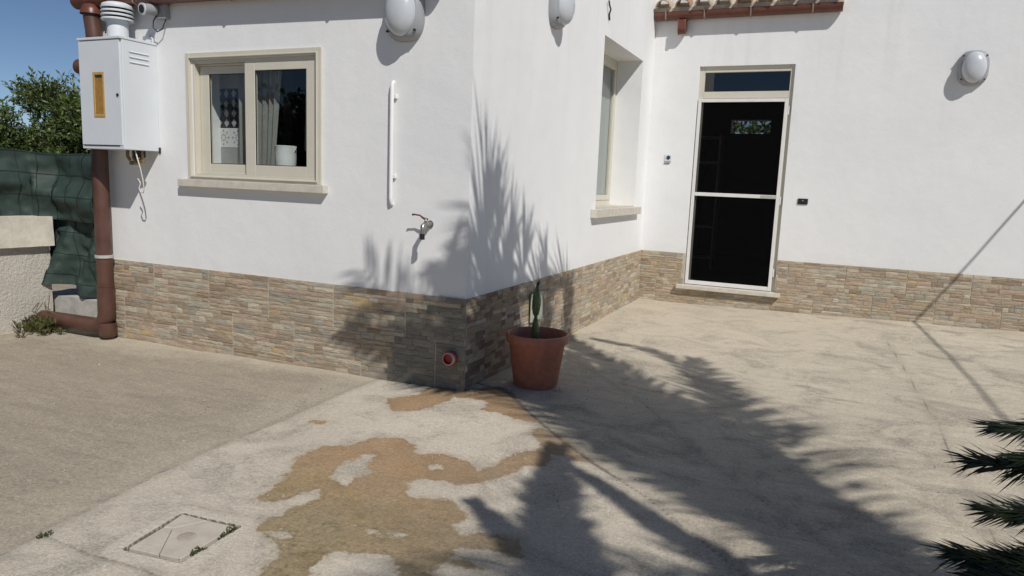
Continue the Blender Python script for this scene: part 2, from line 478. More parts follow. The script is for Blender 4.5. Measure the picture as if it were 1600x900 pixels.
def make_screen():
    mt = bpy.data.materials.new('insect_screen'); mt.use_nodes = True
    t = mt.node_tree; t.nodes.clear()
    o = t.nodes.new('ShaderNodeOutputMaterial')
    d = t.nodes.new('ShaderNodeBsdfDiffuse'); d.inputs[0].default_value = (0.006, 0.006, 0.0065, 1)
    tp = t.nodes.new('ShaderNodeBsdfTransparent')
    ms = t.nodes.new('ShaderNodeMixShader'); ms.inputs[0].default_value = 0.6
    t.links.new(tp.outputs[0], ms.inputs[1]); t.links.new(d.outputs[0], ms.inputs[2])
    t.links.new(ms.outputs[0], o.inputs[0])
    return mt
M['screen'] = make_screen()

def make_curtain(name, c, tr=0.4):
    mt, t, nd, lk, b = nt(name)
    n = noise_node(t, 90, 2, 0.5, pos(t))
    cc = mix(t, maprange(t, n.outputs[0], 0.3, 0.7), c, tuple(x * 0.85 for x in c))
    lk.new(cc, b.inputs['Base Color']); b.inputs['Roughness'].default_value = 0.9
    tl = t.nodes.new('ShaderNodeBsdfTranslucent'); lk.new(cc, tl.inputs[0])
    ms = t.nodes.new('ShaderNodeMixShader'); ms.inputs[0].default_value = tr
    lk.new(b.outputs[0], ms.inputs[1]); lk.new(tl.outputs[0], ms.inputs[2])
    lk.new(ms.outputs[0], nd['Material Output'].inputs['Surface'])
    return mt
M['curtain'] = make_curtain('curtain_cloth', (0.40, 0.40, 0.37))
M['curtain_pale'] = make_curtain('curtain_pale', (0.62, 0.66, 0.62), 0.3)

L = 4.476        # distance between the front wall plane and the set-back wall
def gz(x, y):
    """gentle fall of the paving: lower at the left, rising to the right back"""
    a = -0.012 * np.clip(-x, 0, 4.0)
    fy = np.clip(y / 4.5, 0, 1)
    b = fy * 0.010 + fy * 0.020 * np.clip(x - 0.8, 0, 3.4)
    return a + b

# ------------------------------------------------------------------ ground
L1 = [(-0.432, -6.0), (-0.45, -2.55), (-0.50, -2.2), (-0.575, -1.795), (-0.60, -1.195), (-0.635, -0.506), (-0.648, -0.2), (-0.62, 0.05)]
L2 = [(-0.025, 0.20), (0.241, 0.13), (0.45, -0.08), (0.626, -0.267), (0.88, -0.532), (1.122, -0.74), (1.432, -0.977), (1.841, -1.392), (2.9, -2.5), (5.0, -4.8)]
L3 = [(0.217, 1.275), (0.60, 0.90), (1.052, 0.418), (1.583, -0.382), (1.926, -0.811), (2.247, -1.175), (3.2, -2.3)]
L4 = [(2.603, 3.593), (2.68, 2.2), (2.74, 0.924), (2.765, -0.347), (2.773, -0.9)]
L5 = [(-0.46, -2.40), (-0.194, -2.405), (0.051, -2.385), (0.30, -2.42)]
L6 = [(-0.20, -2.376), (-0.215, -2.15), (-0.229, -1.97), (-0.04, -1.945), (0.17, -1.918)]
STAIN = [(-0.014, -1.786), (-0.036, -1.668), (-0.076, -1.522), (-0.148, -1.408), (-0.158, -1.332), (-0.131, -1.213), (-0.044, -1.145), (-0.014, -1.054), (-0.012, -0.977), (0.139, -0.908), (0.241, -0.961), (0.272, -1.033), (0.32, -1.047), (0.414, -0.986), (0.526, -1.006), (0.612, -1.038), (0.663, -1.103), (0.695, -1.023), (0.707, -0.869), (0.746, -0.759), (0.804, -0.69), (0.813, -0.648), (0.702, -0.52), (0.677, -0.41), (0.721, -0.384), (0.859, -0.468), (1.039, -0.661), (1.144, -0.751), (1.097, -0.729), (1.033, -0.749), (0.959, -0.707), (0.893, -0.727), (0.912, -0.867), (0.821, -0.935), (0.82, -1.013), (0.747, -1.201), (0.643, -1.287), (0.584, -1.265), (0.475, -1.32), (0.449, -1.383), (0.502, -1.421), (0.497, -1.45), (0.536, -1.493), (0.625, -1.455), (0.712, -1.432), (0.749, -1.461), (0.825, -1.513), (0.84, -1.572), (0.827, -1.622), (0.873, -1.67), (0.9, -1.665), (0.939, -1.628), (1.019, -1.611), (1.098, -1.598), (1.156, -1.709), (1.091, -1.726), (1.036, -1.727), (0.933, -1.746), (0.919, -1.79), (0.935, -1.854), (0.974, -1.824), (1.059, -1.848), (1.0, -1.871), (0.936, -1.871), (0.917, -1.949), (0.946, -2.029), (0.863, -2.073), (0.82, -2.001), (0.781, -1.954), (0.719, -1.934), (0.63, -1.974), (0.552, -2.003), (0.543, -2.055), (0.548, -2.146), (0.596, -2.215), (0.454, -2.29), (0.411, -2.235), (0.404, -2.173), (0.417, -2.132), (0.319, -2.058), (0.243, -2.023), (0.182, -2.005), (0.172, -1.959), (0.154, -1.915), (0.186, -1.887), (0.171, -1.804), (0.198, -1.754), (0.224, -1.678), (0.155, -1.615), (0.118, -1.674), (0.086, -1.775), (0.032, -1.809)]
HOLES = [[(0.114, -1.487), (0.102, -1.39), (0.07, -1.331), (0.099, -1.283), (0.094, -1.204), (0.143, -1.159), (0.171, -1.274), (0.235, -1.345), (0.258, -1.362), (0.226, -1.438), (0.235, -1.516), (0.24, -1.546), (0.187, -1.516)], [(0.426, -1.16), (0.482, -1.106), (0.507, -1.161), (0.472, -1.196)], [(0.228, -2.001), (0.263, -1.972), (0.338, -1.971), (0.347, -2.005), (0.302, -2.039)], [(0.554, -1.813), (0.612, -1.806), (0.62, -1.825), (0.573, -1.831)], [(0.635, -1.793), (0.701, -1.77), (0.705, -1.792), (0.671, -1.825)]]
STAIN2 = [(-0.3, -0.425), (-0.315, -0.354), (-0.27, -0.271), (-0.21, -0.206), (-0.226, -0.04), (-0.126, 0.02), (0.058, 0.02), (0.101, 0.133), (0.166, 0.204), (0.25, 0.165), (0.339, 0.075), (0.477, -0.084), (0.531, -0.177), (0.615, -0.223), (0.671, -0.327), (0.578, -0.337), (0.506, -0.335), (0.395, -0.283), (0.264, -0.289), (0.26, -0.19), (0.208, -0.116), (0.102, -0.126), (0.019, -0.149), (0.017, -0.232), (0.001, -0.397), (-0.034, -0.492), (-0.14, -0.57), (-0.192, -0.539)]
STAIN3 = [(-0.456, -0.939), (-0.451, -0.9), (-0.404, -0.872), (-0.355, -0.879), (-0.363, -0.923), (-0.41, -0.951)]
COVER = [(-0.161, -2.043), (0.099, -2.021), (0.107, -2.288), (-0.116, -2.318)]

def seg_dist(px, py, pts, closed=False):
    d = np.full(px.shape, 1e9)
    n = len(pts)
    for i in range(n if closed else n - 1):
        ax, ay = pts[i]; bx, by = pts[(i + 1) % n]
        vx, vy = bx - ax, by - ay
        t = np.clip(((px - ax) * vx + (py - ay) * vy) / (vx * vx + vy * vy + 1e-12), 0, 1)
        d = np.minimum(d, np.hypot(px - ax - t * vx, py - ay - t * vy))
    return d
def inside(px, py, pts):
    r = np.zeros(px.shape, bool)
    n = len(pts)
    for i in range(n):
        x0, y0 = pts[i]; x1, y1 = pts[(i + 1) % n]
        c = ((y0 > py) != (y1 > py)) & (px < (x1 - x0) * (py - y0) / (y1 - y0 + 1e-15) + x0)
        r ^= c
    return r
def sdf(px, py, pts):
    d = seg_dist(px, py, pts, True)
    return np.where(inside(px, py, pts), d, -d)

def axis(lo, hi, fine, coarse, f0, f1, extra=None):
    """grid lines: coarse step inside lo..hi, fine step inside f0..f1, widening to the horizon"""
    a = list(np.arange(lo, f0, coarse)) + list(np.arange(f0, f1, fine)) + list(np.arange(f1, hi + 1e-6, coarse))
    out = []; s = coarse; x = hi
    while x < 900:
        s *= 1.6; x += s; out.append(x)
    out2 = []; s = coarse; x = lo
    while x > -900:
        s *= 1.6; x -= s; out2.append(x)
    g_ = np.array(out2[::-1] + a + out)
    if extra: g_ = np.unique(np.concatenate([g_[(g_ < extra[0]) | (g_ > extra[1])], np.arange(extra[0], extra[1] + 1e-6, .0038)]))
    return g_
def build_ground():
    gx = axis(-4.4, 4.6, 0.0085, 0.025, -0.42, 1.25, (-.19, .135))
    gy = axis(-3.2, 4.7, 0.0085, 0.025, -2.45, 0.25, (-2.345, -1.995))
    X, Y = np.meshgrid(gx, gy, indexing='xy')
    px, py = X.ravel(), Y.ravel()
    z = gz(px, py)
    nx, ny = len(gx), len(gy)
    near = (np.abs(px) < 5) & (py > -4) & (py < 5)
    def limited(fn, default):
        o = np.full(px.shape, default, float); o[near] = fn(px[near], py[near]); return o
    wet = limited(lambda a, b: np.maximum(np.maximum(np.minimum.reduce([sdf(a, b, STAIN)] + [-sdf(a, b, h) for h in HOLES]), sdf(a, b, STAIN2)), sdf(a, b, STAIN3)), -1)
    d1 = limited(lambda a, b: seg_dist(a, b, L1), 1); d2 = limited(lambda a, b: seg_dist(a, b, L2), 1)
    d3 = limited(lambda a, b: seg_dist(a, b, L3), 1); d4 = limited(lambda a, b: seg_dist(a, b, L4), 1)
    d5 = limited(lambda a, b: seg_dist(a, b, L5), 1); d6 = limited(lambda a, b: seg_dist(a, b, L6), 1)
    crack = np.minimum.reduce([d1 + 0.0015, d2 - np.where(py > -0.85, 0.005, 0.0), d3 + 0.003, d4, d5 + 0.002, d6 + 0.006])
    xl = np.interp(py, [q[1] for q in L1], [q[0] for q in L1])
    zl = np.where(near | (py < 0), xl - px, 1.0)
    zl = np.where((py > -0.02) & (px < 0), 0.5, zl)
    l2x = [q[0] for q in L2]; l2y = [q[1] for q in L2]
    y2 = np.interp(px, l2x, l2y)
    zm = np.clip((y2 - py) * 0.7, -1, 1)
    foot = np.minimum(np.where(px < 0.02, np.abs(py) * np.interp(px, [-3.0, -1.5, -.5], [.33, .6, 1.3]), np.hypot(px, py)), np.where(py > 0, np.abs(px), 9))
    foot = np.minimum(foot, np.where(px > 0, np.abs(py - L), 9))
    # real relief: cracks sunk, the middle strip a little proud, gentle unevenness
    z = z - 0.005 * np.exp(-(d2 / 0.012) ** 2) - 0.003 * np.exp(-(d3 / 0.012) ** 2) - 0.003 * np.exp(-(d5 / 0.01) ** 2)
    z = z - 0.006 * (1 / (1 + np.exp(-np.clip(zl, -1, 1) / 0.012))) * near
    rng = np.random.RandomState(3)
    for k in range(16):
        fx, fy, ph = rng.uniform(-9, 9), rng.uniform(-9, 9), rng.uniform(0, 6.28)
        z = z + near * 0.0011 * np.sin(fx * px + fy * py + ph)
    cs = sdf(px, py, COVER)
    z = np.where(cs > -0.012, z - 0.03, z)
    # below the house the paving drops out of the way of the floors
    me = bpy.data.meshes.new('pavement')
    vs = np.stack([px, py, z], 1)
    idx = np.arange(nx * ny).reshape(ny, nx)
    q = np.stack([idx[:-1, :-1], idx[:-1, 1:], idx[1:, 1:], idx[1:, :-1]], -1).reshape(-1, 4)
    me.vertices.add(len(vs)); me.vertices.foreach_set('co', vs.astype(np.float32).ravel())
    me.loops.add(q.size); me.loops.foreach_set('vertex_index', q.astype(np.int32).ravel())
    me.polygons.add(len(q)); me.polygons.foreach_set('loop_start', np.arange(0, q.size, 4, dtype=np.int32))
    me.polygons.foreach_set('loop_total', np.full(len(q), 4, np.int32))
    me.polygons.foreach_set('use_smooth', np.ones(len(q), bool))
    me.update(calc_edges=True)
    for nme, dat in (('wet', wet), ('crack', crack), ('zone_left', zl), ('zone_mid', zm), ('foot', foot), ('mound', cs)):
        a = me.attributes.new(nme, 'FLOAT', 'POINT'); a.data.foreach_set('value', dat.astype(np.float32))
    me.materials.append(M['ground'])
    o = bpy.data.objects.new('pavement', me); col.objects.link(o)
    tag(o, 'cracked sandy concrete yard with a brown damp stain', kind='structure')
build_ground()

# ------------------------------------------------------------------ house shell
house = empty('house', (0, 0, 0), 'white plastered house with split stone skirting and a dark screen door', 'house')

def wall_panel(name, fmap, us, vs, T, holes, mat=M['plaster'], parent=house, nb=True):
    """solid wall with rectangular openings; fmap(u, v, w) -> xyz, w = depth behind the face"""
    U = sorted(set([us[0], us[1]] + [h[i] for h in holes for i in (0, 1)]))
    V = sorted(set([vs[0], vs[1]] + [h[i] for h in holes for i in (2, 3)]))
    mb = MB()
    def hole(u, v): return any(h[0] < u < h[1] and h[2] < v < h[3] for h in holes)
    def quad(a, b, c, d): mb.add([fmap(*a), fmap(*b), fmap(*c), fmap(*d)], [(0, 1, 2, 3)])
    for i in range(len(U) - 1):
        for j in range(len(V) - 1):
            if hole((U[i] + U[i + 1]) / 2, (V[j] + V[j + 1]) / 2): continue
            a, b, c, d = U[i], U[i + 1], V[j], V[j + 1]
            quad((a, c, 0), (b, c, 0), (b, d, 0), (a, d, 0))
            quad((a, c, T), (a, d, T), (b, d, T), (b, c, T))
    for h in holes + [(us[0], us[1], vs[0], vs[1])]:
        a, b, c, d = h
        quad((a, c, 0), (a, d, 0), (a, d, T), (a, c, T)); quad((b, c, 0), (b, c, T), (b, d, T), (b, d, 0))
        quad((a, c, 0), (a, c, T), (b, c, T), (b, c, 0)); quad((a, d, 0), (b, d, 0), (b, d, T), (a, d, T))
    return mb.build(name, mat, parent)

WX0, WX1, WZ0, WZ1 = -2.300, -1.172, 1.292, 2.122
wallA = wall_panel('wall', lambda u, v, w_: (u, w_, v), (-3.31, 0.0), (-0.3, 3.0), 0.28, [(WX0, WX1, WZ0, WZ1)])
BY0, BY1, BZ0, BZ1 = 2.586, 4.013, 1.118, 2.702
wallB = wall_panel('wall', lambda u, v, w_: (-w_, u, v), (0.281, L), (-0.3, 3.6), 0.33, [(BY0, BY1, BZ0, BZ1)])
DX0, DX1, DZ0, DZ1 = 0.534, 1.538, 0.235, 2.702
wallC = wall_panel('wall', lambda u, v, w_: (u, L + w_, v), (-0.33, 7.0), (-0.3, 4.2), 0.25, [(DX0, DX1, DZ0, DZ1)])
# gable part above the front wall, sides and backs (plain, unseen from the yard)
MB().box(-3.31, -3.05, 0.281, L - 0.001, -0.3, 3.0).build('wall', M['plaster'], house)
MB().box(-3.31, -0.331, L, L + 0.25, -0.3, 3.6).build('wall', M['plaster'], house)
wall_panel('wall', lambda u, v, w_: (u, 9.0 + w_, v), (-0.33, 7.0), (-0.3, 4.2), 0.25, [(0.31, 0.955, 2.30, 2.532)], M['plaster'])
MB().box(6.75, 6.999, L + 0.251, 8.999, -0.3, 4.2).build('wall', M['plaster'], house)
MB().box(-0.33, -0.08, L + 0.251, 8.999, -0.3, 4.2).build('wall', M['plaster'], house)
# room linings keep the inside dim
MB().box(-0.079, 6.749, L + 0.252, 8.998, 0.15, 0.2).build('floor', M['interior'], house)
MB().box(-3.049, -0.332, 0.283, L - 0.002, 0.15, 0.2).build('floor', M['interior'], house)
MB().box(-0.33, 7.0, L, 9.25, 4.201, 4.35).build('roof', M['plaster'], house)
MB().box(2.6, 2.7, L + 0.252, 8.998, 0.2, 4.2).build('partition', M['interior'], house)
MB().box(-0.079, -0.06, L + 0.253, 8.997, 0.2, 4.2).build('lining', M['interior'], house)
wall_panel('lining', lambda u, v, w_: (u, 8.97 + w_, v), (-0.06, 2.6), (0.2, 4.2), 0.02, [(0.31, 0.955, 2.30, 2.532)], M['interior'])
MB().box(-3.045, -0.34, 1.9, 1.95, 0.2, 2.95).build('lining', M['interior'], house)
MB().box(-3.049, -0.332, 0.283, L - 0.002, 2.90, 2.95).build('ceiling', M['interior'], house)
# pitched roof over the front block with eaves along the front wall
rf = MB()
rp = [(-0.02, 3.0), (-0.02, 2.985), (0.0, 2.60)]
vs_ = []
for x in (-3.45, -0.34):
    vs_ += [(x, -0.10, 2.70), (x, 2.2, 3.45), (x, 4.46, 2.9), (x, 4.46, 2.8), (x, 2.2, 3.35), (x, -0.02, 2.62)]
rf.add(vs_, [(0, 1, 7, 6), (1, 2, 8, 7), (2, 3, 9, 8), (3, 4, 10, 9), (4, 5, 11, 10), (5, 0, 6, 11), (0, 5, 4, 3, 2, 1), (6, 7, 8, 9, 10, 11)])
roof = rf.build('roof', M['tile'], house)
def barrel(mb, p0, p1, r0, r1, n=8, th=0.014):
    """half-round clay tile from p0 (eave end) to p1, open ends"""
    p0 = Vector(p0); p1 = Vector(p1)
    t = (p1 - p0).normalized(); lat = Vector((1, 0, 0)); up = lat.cross(t)
    if up.z < 0: up = -up
    vs = []
    for (p, r) in ((p0, r0), (p1, r1)):
        for rr in (r, r - th):
            for k in range(n + 1):
                a = math.pi * k / n
                vs.append(p + lat * math.cos(a) * rr + up * math.sin(a) * rr)
    m_ = n + 1; fs = []
    for k in range(n):
        fs.append((k, k + 1, 2 * m_ + k + 1, 2 * m_ + k))
        fs.append((m_ + k, 3 * m_ + k, 3 * m_ + k + 1, m_ + k + 1))
        fs.append((k, m_ + k, m_ + k + 1, k + 1))
        fs.append((2 * m_ + k, 2 * m_ + k + 1, 3 * m_ + k + 1, 3 * m_ + k))
    mb.add(vs, fs)
for i in range(14):
    mb = MB(); x = -3.33 + i * 0.215
    barrel(mb, (x, -0.13, 2.70), (x, 2.2, 3.46), 0.085, 0.085)
    mb.build('roof_tile', M['tile'], roof, True, angle=40)

def gutter(name, x0, x1, yc, z0, z1, r, parent):
    mb = MB(); n = 14
    prof = [(math.cos(math.pi + math.pi * k / n) * r, math.sin(math.pi + math.pi * k / n) * r) for k in range(n + 1)]
    prof = [(-r - 0.002, 0.018), (-r + 0.006, 0.022)] [:1] + [(-r, 0.018)] + prof + [(r, 0.018)]
    inner = [(a * 0.93, b_ * 0.93 + 0.002) for a, b_ in prof][::-1]
    loop = prof + inner
    m_ = len(loop); vs = []
    for (x, z) in ((x0, z0), (x1, z1)):
        vs += [(x, yc + a, z + b_) for a, b_ in loop]
    fs = [(k, (k + 1) % m_, m_ + (k + 1) % m_, m_ + k) for k in range(m_)]
    h = len(prof)
    mb.add(vs, fs)
    # end caps
    for (x, z, s_) in ((x0, z0, 1), (x1, z1, -1)):
        cap = [(x, yc + a, z + b_) for a, b_ in prof]
        cap2 = [(x + 0.004 * s_, yc + a, z + b_) for a, b_ in prof]
        mb.add(cap, [tuple(range(h))]); mb.add(cap2, [tuple(range(h))])
    return mb.build(name, M['gutter'], parent, True, angle=35)
gA = gutter('gutter', -3.42, -0.19, -0.068, 2.585, 2.535, 0.06, house)
for x in (-2.75, -1.85, -0.95, -0.35):
    z = 2.585 + (x + 3.42) / 3.23 * -0.05
    MB().tube([(x, -0.13, z + 0.03), (x, -0.129, z), (x, -0.115, z - 0.045), (x, -0.068, z - 0.064), (x, -0.02, z - 0.045), (x, -0.008, z)], 0.006, 6).build('gutter_bracket', M['bracket'], gA)
gC = gutter('gutter', 0.012, 1.945, L - 0.072, 3.262, 3.262, 0.064, house)
for x in (0.135, 0.56, 1.045, 1.66):
    z = 3.262
    MB().tube([(x, L - 0.145, z + 0.045), (x, L - 0.139, z), (x, L - 0.122, z - 0.048), (x, L - 0.072, z - 0.068), (x, L - 0.022, z - 0.048), (x, L - 0.004, z)], 0.008, 6).build('gutter_bracket', M['bracket'], gC)
# little tiled canopy above the door: mortar bed and barrel tiles
can = MB(); 
vs_ = []
for x in (0.0, 1.95):
    vs_ += [(x, L - 0.10, 3.285), (x, L - 0.10, 3.33), (x, L - 0.002, 3.40), (x, L - 0.002, 3.285)]
can.add(vs_, [(0, 1, 5, 4), (1, 2, 6, 5), (2, 3, 7, 6), (3, 0, 4, 7), (0, 3, 2, 1), (4, 5, 6, 7)])
canopy = can.build('canopy', M['tile_white'], house)
for i in range(9):
    mb = MB(); x = 0.11 + i * 0.216
    barrel(mb, (x, L - 0.17 + 0.012 * math.sin(i * 2.3), 3.318), (x + 0.006 * math.sin(i), L - 0.01, 3.39), 0.088, 0.08)
    mb.build('roof_tile', [M['tile_white'], M['tile']][i % 3 == 1], canopy, True, angle=40)
# rounded rafter end below the gutter
mb = MB()
pr = [(0, 0.13), (0.115, 0.13), (0.118, 0.02), (0.10, -0.012), (0.075, -0.022), (0.04, -0.02), (0, 0.01)]
nP = len(pr)
vs_ = [(x, L - 0.003 - a, 3.07 + b_) for x in (0.278, 0.362) for a, b_ in pr]
mb.add(vs_, [(k, (k + 1) % nP, nP + (k + 1) % nP, nP + k) for k in range(nP)] + [tuple(range(nP)), tuple(range(nP, 2 * nP))])
mb.build('rafter_end', M['gutter'], canopy, bevel=0.012)

# ------------------------------------------------------------------ split-stone skirting
PAL = [(0.455, 0.386, 0.292), (0.394, 0.321, 0.236), (0.315, 0.247, 0.181), (0.422, 0.390, 0.320), (0.371, 0.348, 0.292), (0.487, 0.372, 0.227),
       (0.459, 0.353, 0.269), (0.524, 0.465, 0.372), (0.352, 0.288, 0.218), (0.413, 0.339, 0.260), (0.477, 0.423, 0.334), (0.343, 0.307, 0.255)]
PAL_W = [3, 3, 1.4, 2, 1.2, 0.5, 2, 2, 2, 3, 2, 1.4]
def stone_geo(rnd):
    """unit split stone: x 0..1, y 0 (back) .. -1 (front), z 0..1, uneven front of 2 x 3 facets"""
    nx, nz = 4, 3
    vs = []; fs = []
    for j in range(nz):
        for i in range(nx):
            e = 0.06 if i in (0, nx - 1) else 0.0
            edge = (i in (0, nx - 1)) or (j in (0, nz - 1))
            dy = -(0.72 if edge else 1.0) + rnd.uniform(-0.20, 0.20)
            vs.append((i / (nx - 1) + (rnd.uniform(-.05, .05) if 0 < i < nx - 1 else rnd.uniform(0, 0.012) * (1 if i == 0 else -1)), dy, j / (nz - 1) + (rnd.uniform(-.12, .12) if j == 1 else rnd.uniform(0, 0.05) * (1 if j == 0 else -1))))
    for j in range(nz - 1):
        for i in range(nx - 1):
            fs.append((j * nx + i, j * nx + i + 1, (j + 1) * nx + i + 1, (j + 1) * nx + i))
    b0 = len(vs)
    ring = [i for i in range(nx)] + [j * nx + nx - 1 for j in range(1, nz)] + [(nz - 1) * nx + i for i in range(nx - 2, -1, -1)] + [j * nx for j in range(nz - 2, 0, -1)]
    for k in ring:
        x, y, z = vs[k]; vs.append((x, 0.0, z))
    n = len(ring)
    for k in range(n):
        fs.append((ring[(k + 1) % n], ring[k], b0 + k, b0 + (k + 1) % n))
    return vs, fs
rnd = random.Random(11)
GEO = [stone_geo(rnd) for _ in range(6)]
STONE_MESH = {}
def stone_mesh(gi, pi):
    if (gi, pi) not in STONE_MESH:
        me = bpy.data.meshes.new('stone')
        me.from_pydata(GEO[gi][0], [], GEO[gi][1])
        at = me.attributes.new('tint', 'FLOAT_COLOR', 'FACE')
        at.data.foreach_set('color', np.array([(*PALX[pi], 1.0)] * len(GEO[gi][1]), dtype=np.float32).ravel())
        me.materials.append(M['stone'])
        STONE_MESH[(gi, pi)] = me
    return STONE_MESH[(gi, pi)]
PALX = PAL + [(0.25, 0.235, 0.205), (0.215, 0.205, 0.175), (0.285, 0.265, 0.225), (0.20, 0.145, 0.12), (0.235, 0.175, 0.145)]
stones = []   # (wall index, u, v, length, height, depth, geo, pal)
def lay(wi, u0, u1, cut=None):
    for band, (zt, zb) in enumerate(((0.598, 0.30), (0.298, -0.06))):
        u = u0 - (0.0 if band == 0 else 0.29) - rnd.uniform(0, .1)
        while u < u1:
            pe = u + 0.575
            z = zt
            while z > zb + 0.012:
                h = rnd.choice((0.024, 0.03, 0.034, 0.038, 0.046))
                if z - h < zb + 0.018: h = z - zb
                x = u
                while x < pe - 0.004:
                    l = rnd.choice((0.055, 0.08, 0.10, 0.12, 0.15, 0.18, 0.22)) * rnd.uniform(.85, 1.15)
                    if pe - x - l < 0.05: l = pe - x - 0.003
                    a, b_ = max(x, u0), min(x + l, u1)
                    if b_ - a > 0.012:
                        pi = rnd.choices(range(12), PAL_W)[0]
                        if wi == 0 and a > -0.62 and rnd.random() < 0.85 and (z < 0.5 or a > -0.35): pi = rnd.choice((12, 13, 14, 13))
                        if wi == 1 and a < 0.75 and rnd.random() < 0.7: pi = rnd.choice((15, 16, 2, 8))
                        seg = [(a, b_)]
                        if cut:
                            ca, cb, cz0 = cut
                            if z > cz0 - 0.003:
                                if a < cb and b_ > ca:
                                    seg = []
                                    if a < ca - 0.02: seg.append((a, ca))
                                    if b_ > cb + 0.02: seg.append((cb, b_))
                        for (sa, sb) in seg:
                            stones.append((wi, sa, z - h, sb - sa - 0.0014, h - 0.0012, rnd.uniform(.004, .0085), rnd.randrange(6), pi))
                    x += l
                z -= h
            u = pe + 0.004
lay(0, -3.31, 0.012)
lay(1, 0.004, L - 0.004)
lay(2, 0.012, 6.2, (DX0 - 0.012, DX1 + 0.012, 0.19))
SB = 0.008   # thickness of the grout bed
def stone_mx(s_):
    wi, u, v, l, h, d, gi, pi = s_
    if wi == 0: return Matrix.Translation((u, -SB + 0.001, v)) @ Matrix.Diagonal((l, d, h, 1))
    if wi == 1: return Matrix.Translation((SB - 0.001, u, v)) @ Matrix.Rotation(R(90), 4, 'Z') @ Matrix.Diagonal((l, d, h, 1))
    return Matrix.Translation((u, L - SB + 0.001, v)) @ Matrix.Diagonal((l, d, h, 1))
beds = [MB().box(-3.31, 0.0005, -SB, -0.0005, -0.25, 0.597).build('stone_skirting', M['grout'], house),
        MB().box(0.0005, SB, 0.0, L - 0.0005, -0.25, 0.597).build('stone_skirting', M['grout'], house)]
mb = MB().box(SB + 0.0005, DX0 - 0.002, L - SB, L - 0.0005, -0.25, 0.597).box(DX1 + 0.002, 6.3, L - SB, L - 0.0005, -0.25, 0.597).box(DX0 - 0.0015, DX1 + 0.0015, L - SB, L - 0.0005, -0.25, 0.19)
beds.append(mb.build('stone_skirting', M['grout'], house))
def vis(s_):
    wi, u, v, l, h = s_[:5]
    c = stone_mx(s_) @ Vector((.5, -1, .5))
    d = c - CP
    dep = d.dot(_f)
    if dep < 0.2: return 0
    px = 800 + 1120 * d.dot(_r) / dep; py = 450 - 1120 * d.dot(_u) / dep
    if not (-5 < px < 1605 and -5 < py < 905): return 0
    gzv = float(gz(c.x, c.y))
    if v + h < gzv: return 0
    nrm = (Vector((0, -1, 0)), Vector((1, 0, 0)), Vector((0, -1, 0)))[wi]
    return l * h * abs(nrm.dot(d.normalized())) / d.length ** 2
order = sorted(stones, key=vis, reverse=True)
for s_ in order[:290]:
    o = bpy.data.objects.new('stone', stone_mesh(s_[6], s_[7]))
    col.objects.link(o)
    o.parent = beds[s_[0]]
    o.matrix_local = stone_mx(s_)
for wi in range(3):
    mb = MB()
    for s_ in order[290:]:
        if s_[0] != wi: continue
        mx = stone_mx(s_)
        mb.add([mx @ Vector(v) for v in GEO[s_[6]][0]], GEO[s_[6]][1], PALX[s_[7]])
    o = mb.build('stone_courses', M['stone'], beds[wi])
    o['kind'] = 'stuff'

# ------------------------------------------------------------------ front sliding window
def frame_rect(mb, x0, x1, z0, z1, y0, y1, wl, wr, wb, wt):
    mb.box(x0, x0 + wl, y0, y1, z0, z1); mb.box(x1 - wr, x1, y0, y1, z0, z1)
    mb.box(x0 + wl + .0004, x1 - wr - .0004, y0, y1, z0, z0 + wb); mb.box(x0 + wl + .0004, x1 - wr - .0004, y0, y1, z1 - wt, z1)
mb = MB(); frame_rect(mb, -2.356, -1.122, 1.268, 2.172, -0.016, -0.0006, .046, .046, .03, .046)
frame_rect(mb, -2.322, -1.150, 1.284, 2.142, -0.026, -0.0165, .010, .010, .008, .010)
win = mb.build('window', M['frame'], house, bevel=0.003)
mb = MB(); frame_rect(mb, WX0 + .0005, WX1 - .0005, WZ0 + .0005, WZ1 - .0005, 0.0, 0.085, .016, .016, .02, .022)
mb.box(WX0 + .018, WX1 - .018, 0.034, 0.042, WZ0 + .021, WZ0 + .034); mb.box(WX0 + .018, WX1 - .018, 0.034, 0.042, WZ1 - .037, WZ1 - .024)
mb.build('window_track', M['frame'], win, bevel=0.002)
def sash(x0, x1, pl, pr_, z0, z1, p0, p1, y):
    mb = MB(); frame_rect(mb, x0, x1, z0, z1, y, y + 0.028, pl - x0, x1 - pr_, p0 - z0, z1 - p1)
    s_ = mb.build('sash', M['frame'], win, bevel=0.003)
    mb = MB(); frame_rect(mb, pl - .001, pr_ + .001, p0 - .001, p1 + .001, y + .004, y + .010, .006, .006, .006, .006)
    mb.build('gasket', M['black'], win)
    MB().add([(pl, y + .012, p0), (pr_, y + .012, p0), (pr_, y + .012, p1), (pl, y + .012, p1)], [(0, 1, 2, 3)]).build('pane', M['glass'], win)
sash(-2.278, -1.755, -2.192, -1.80, 1.314, 2.086, 1.386, 2.03, 0.048)
sash(-1.806, -1.185, -1.714, -1.262, 1.312, 2.108, 1.386, 2.038, 0.004)
MB().box(-2.425, -1.074, -0.052, 0.0, 1.212, 1.267).build('sill', M['marble'], win, bevel=0.004)

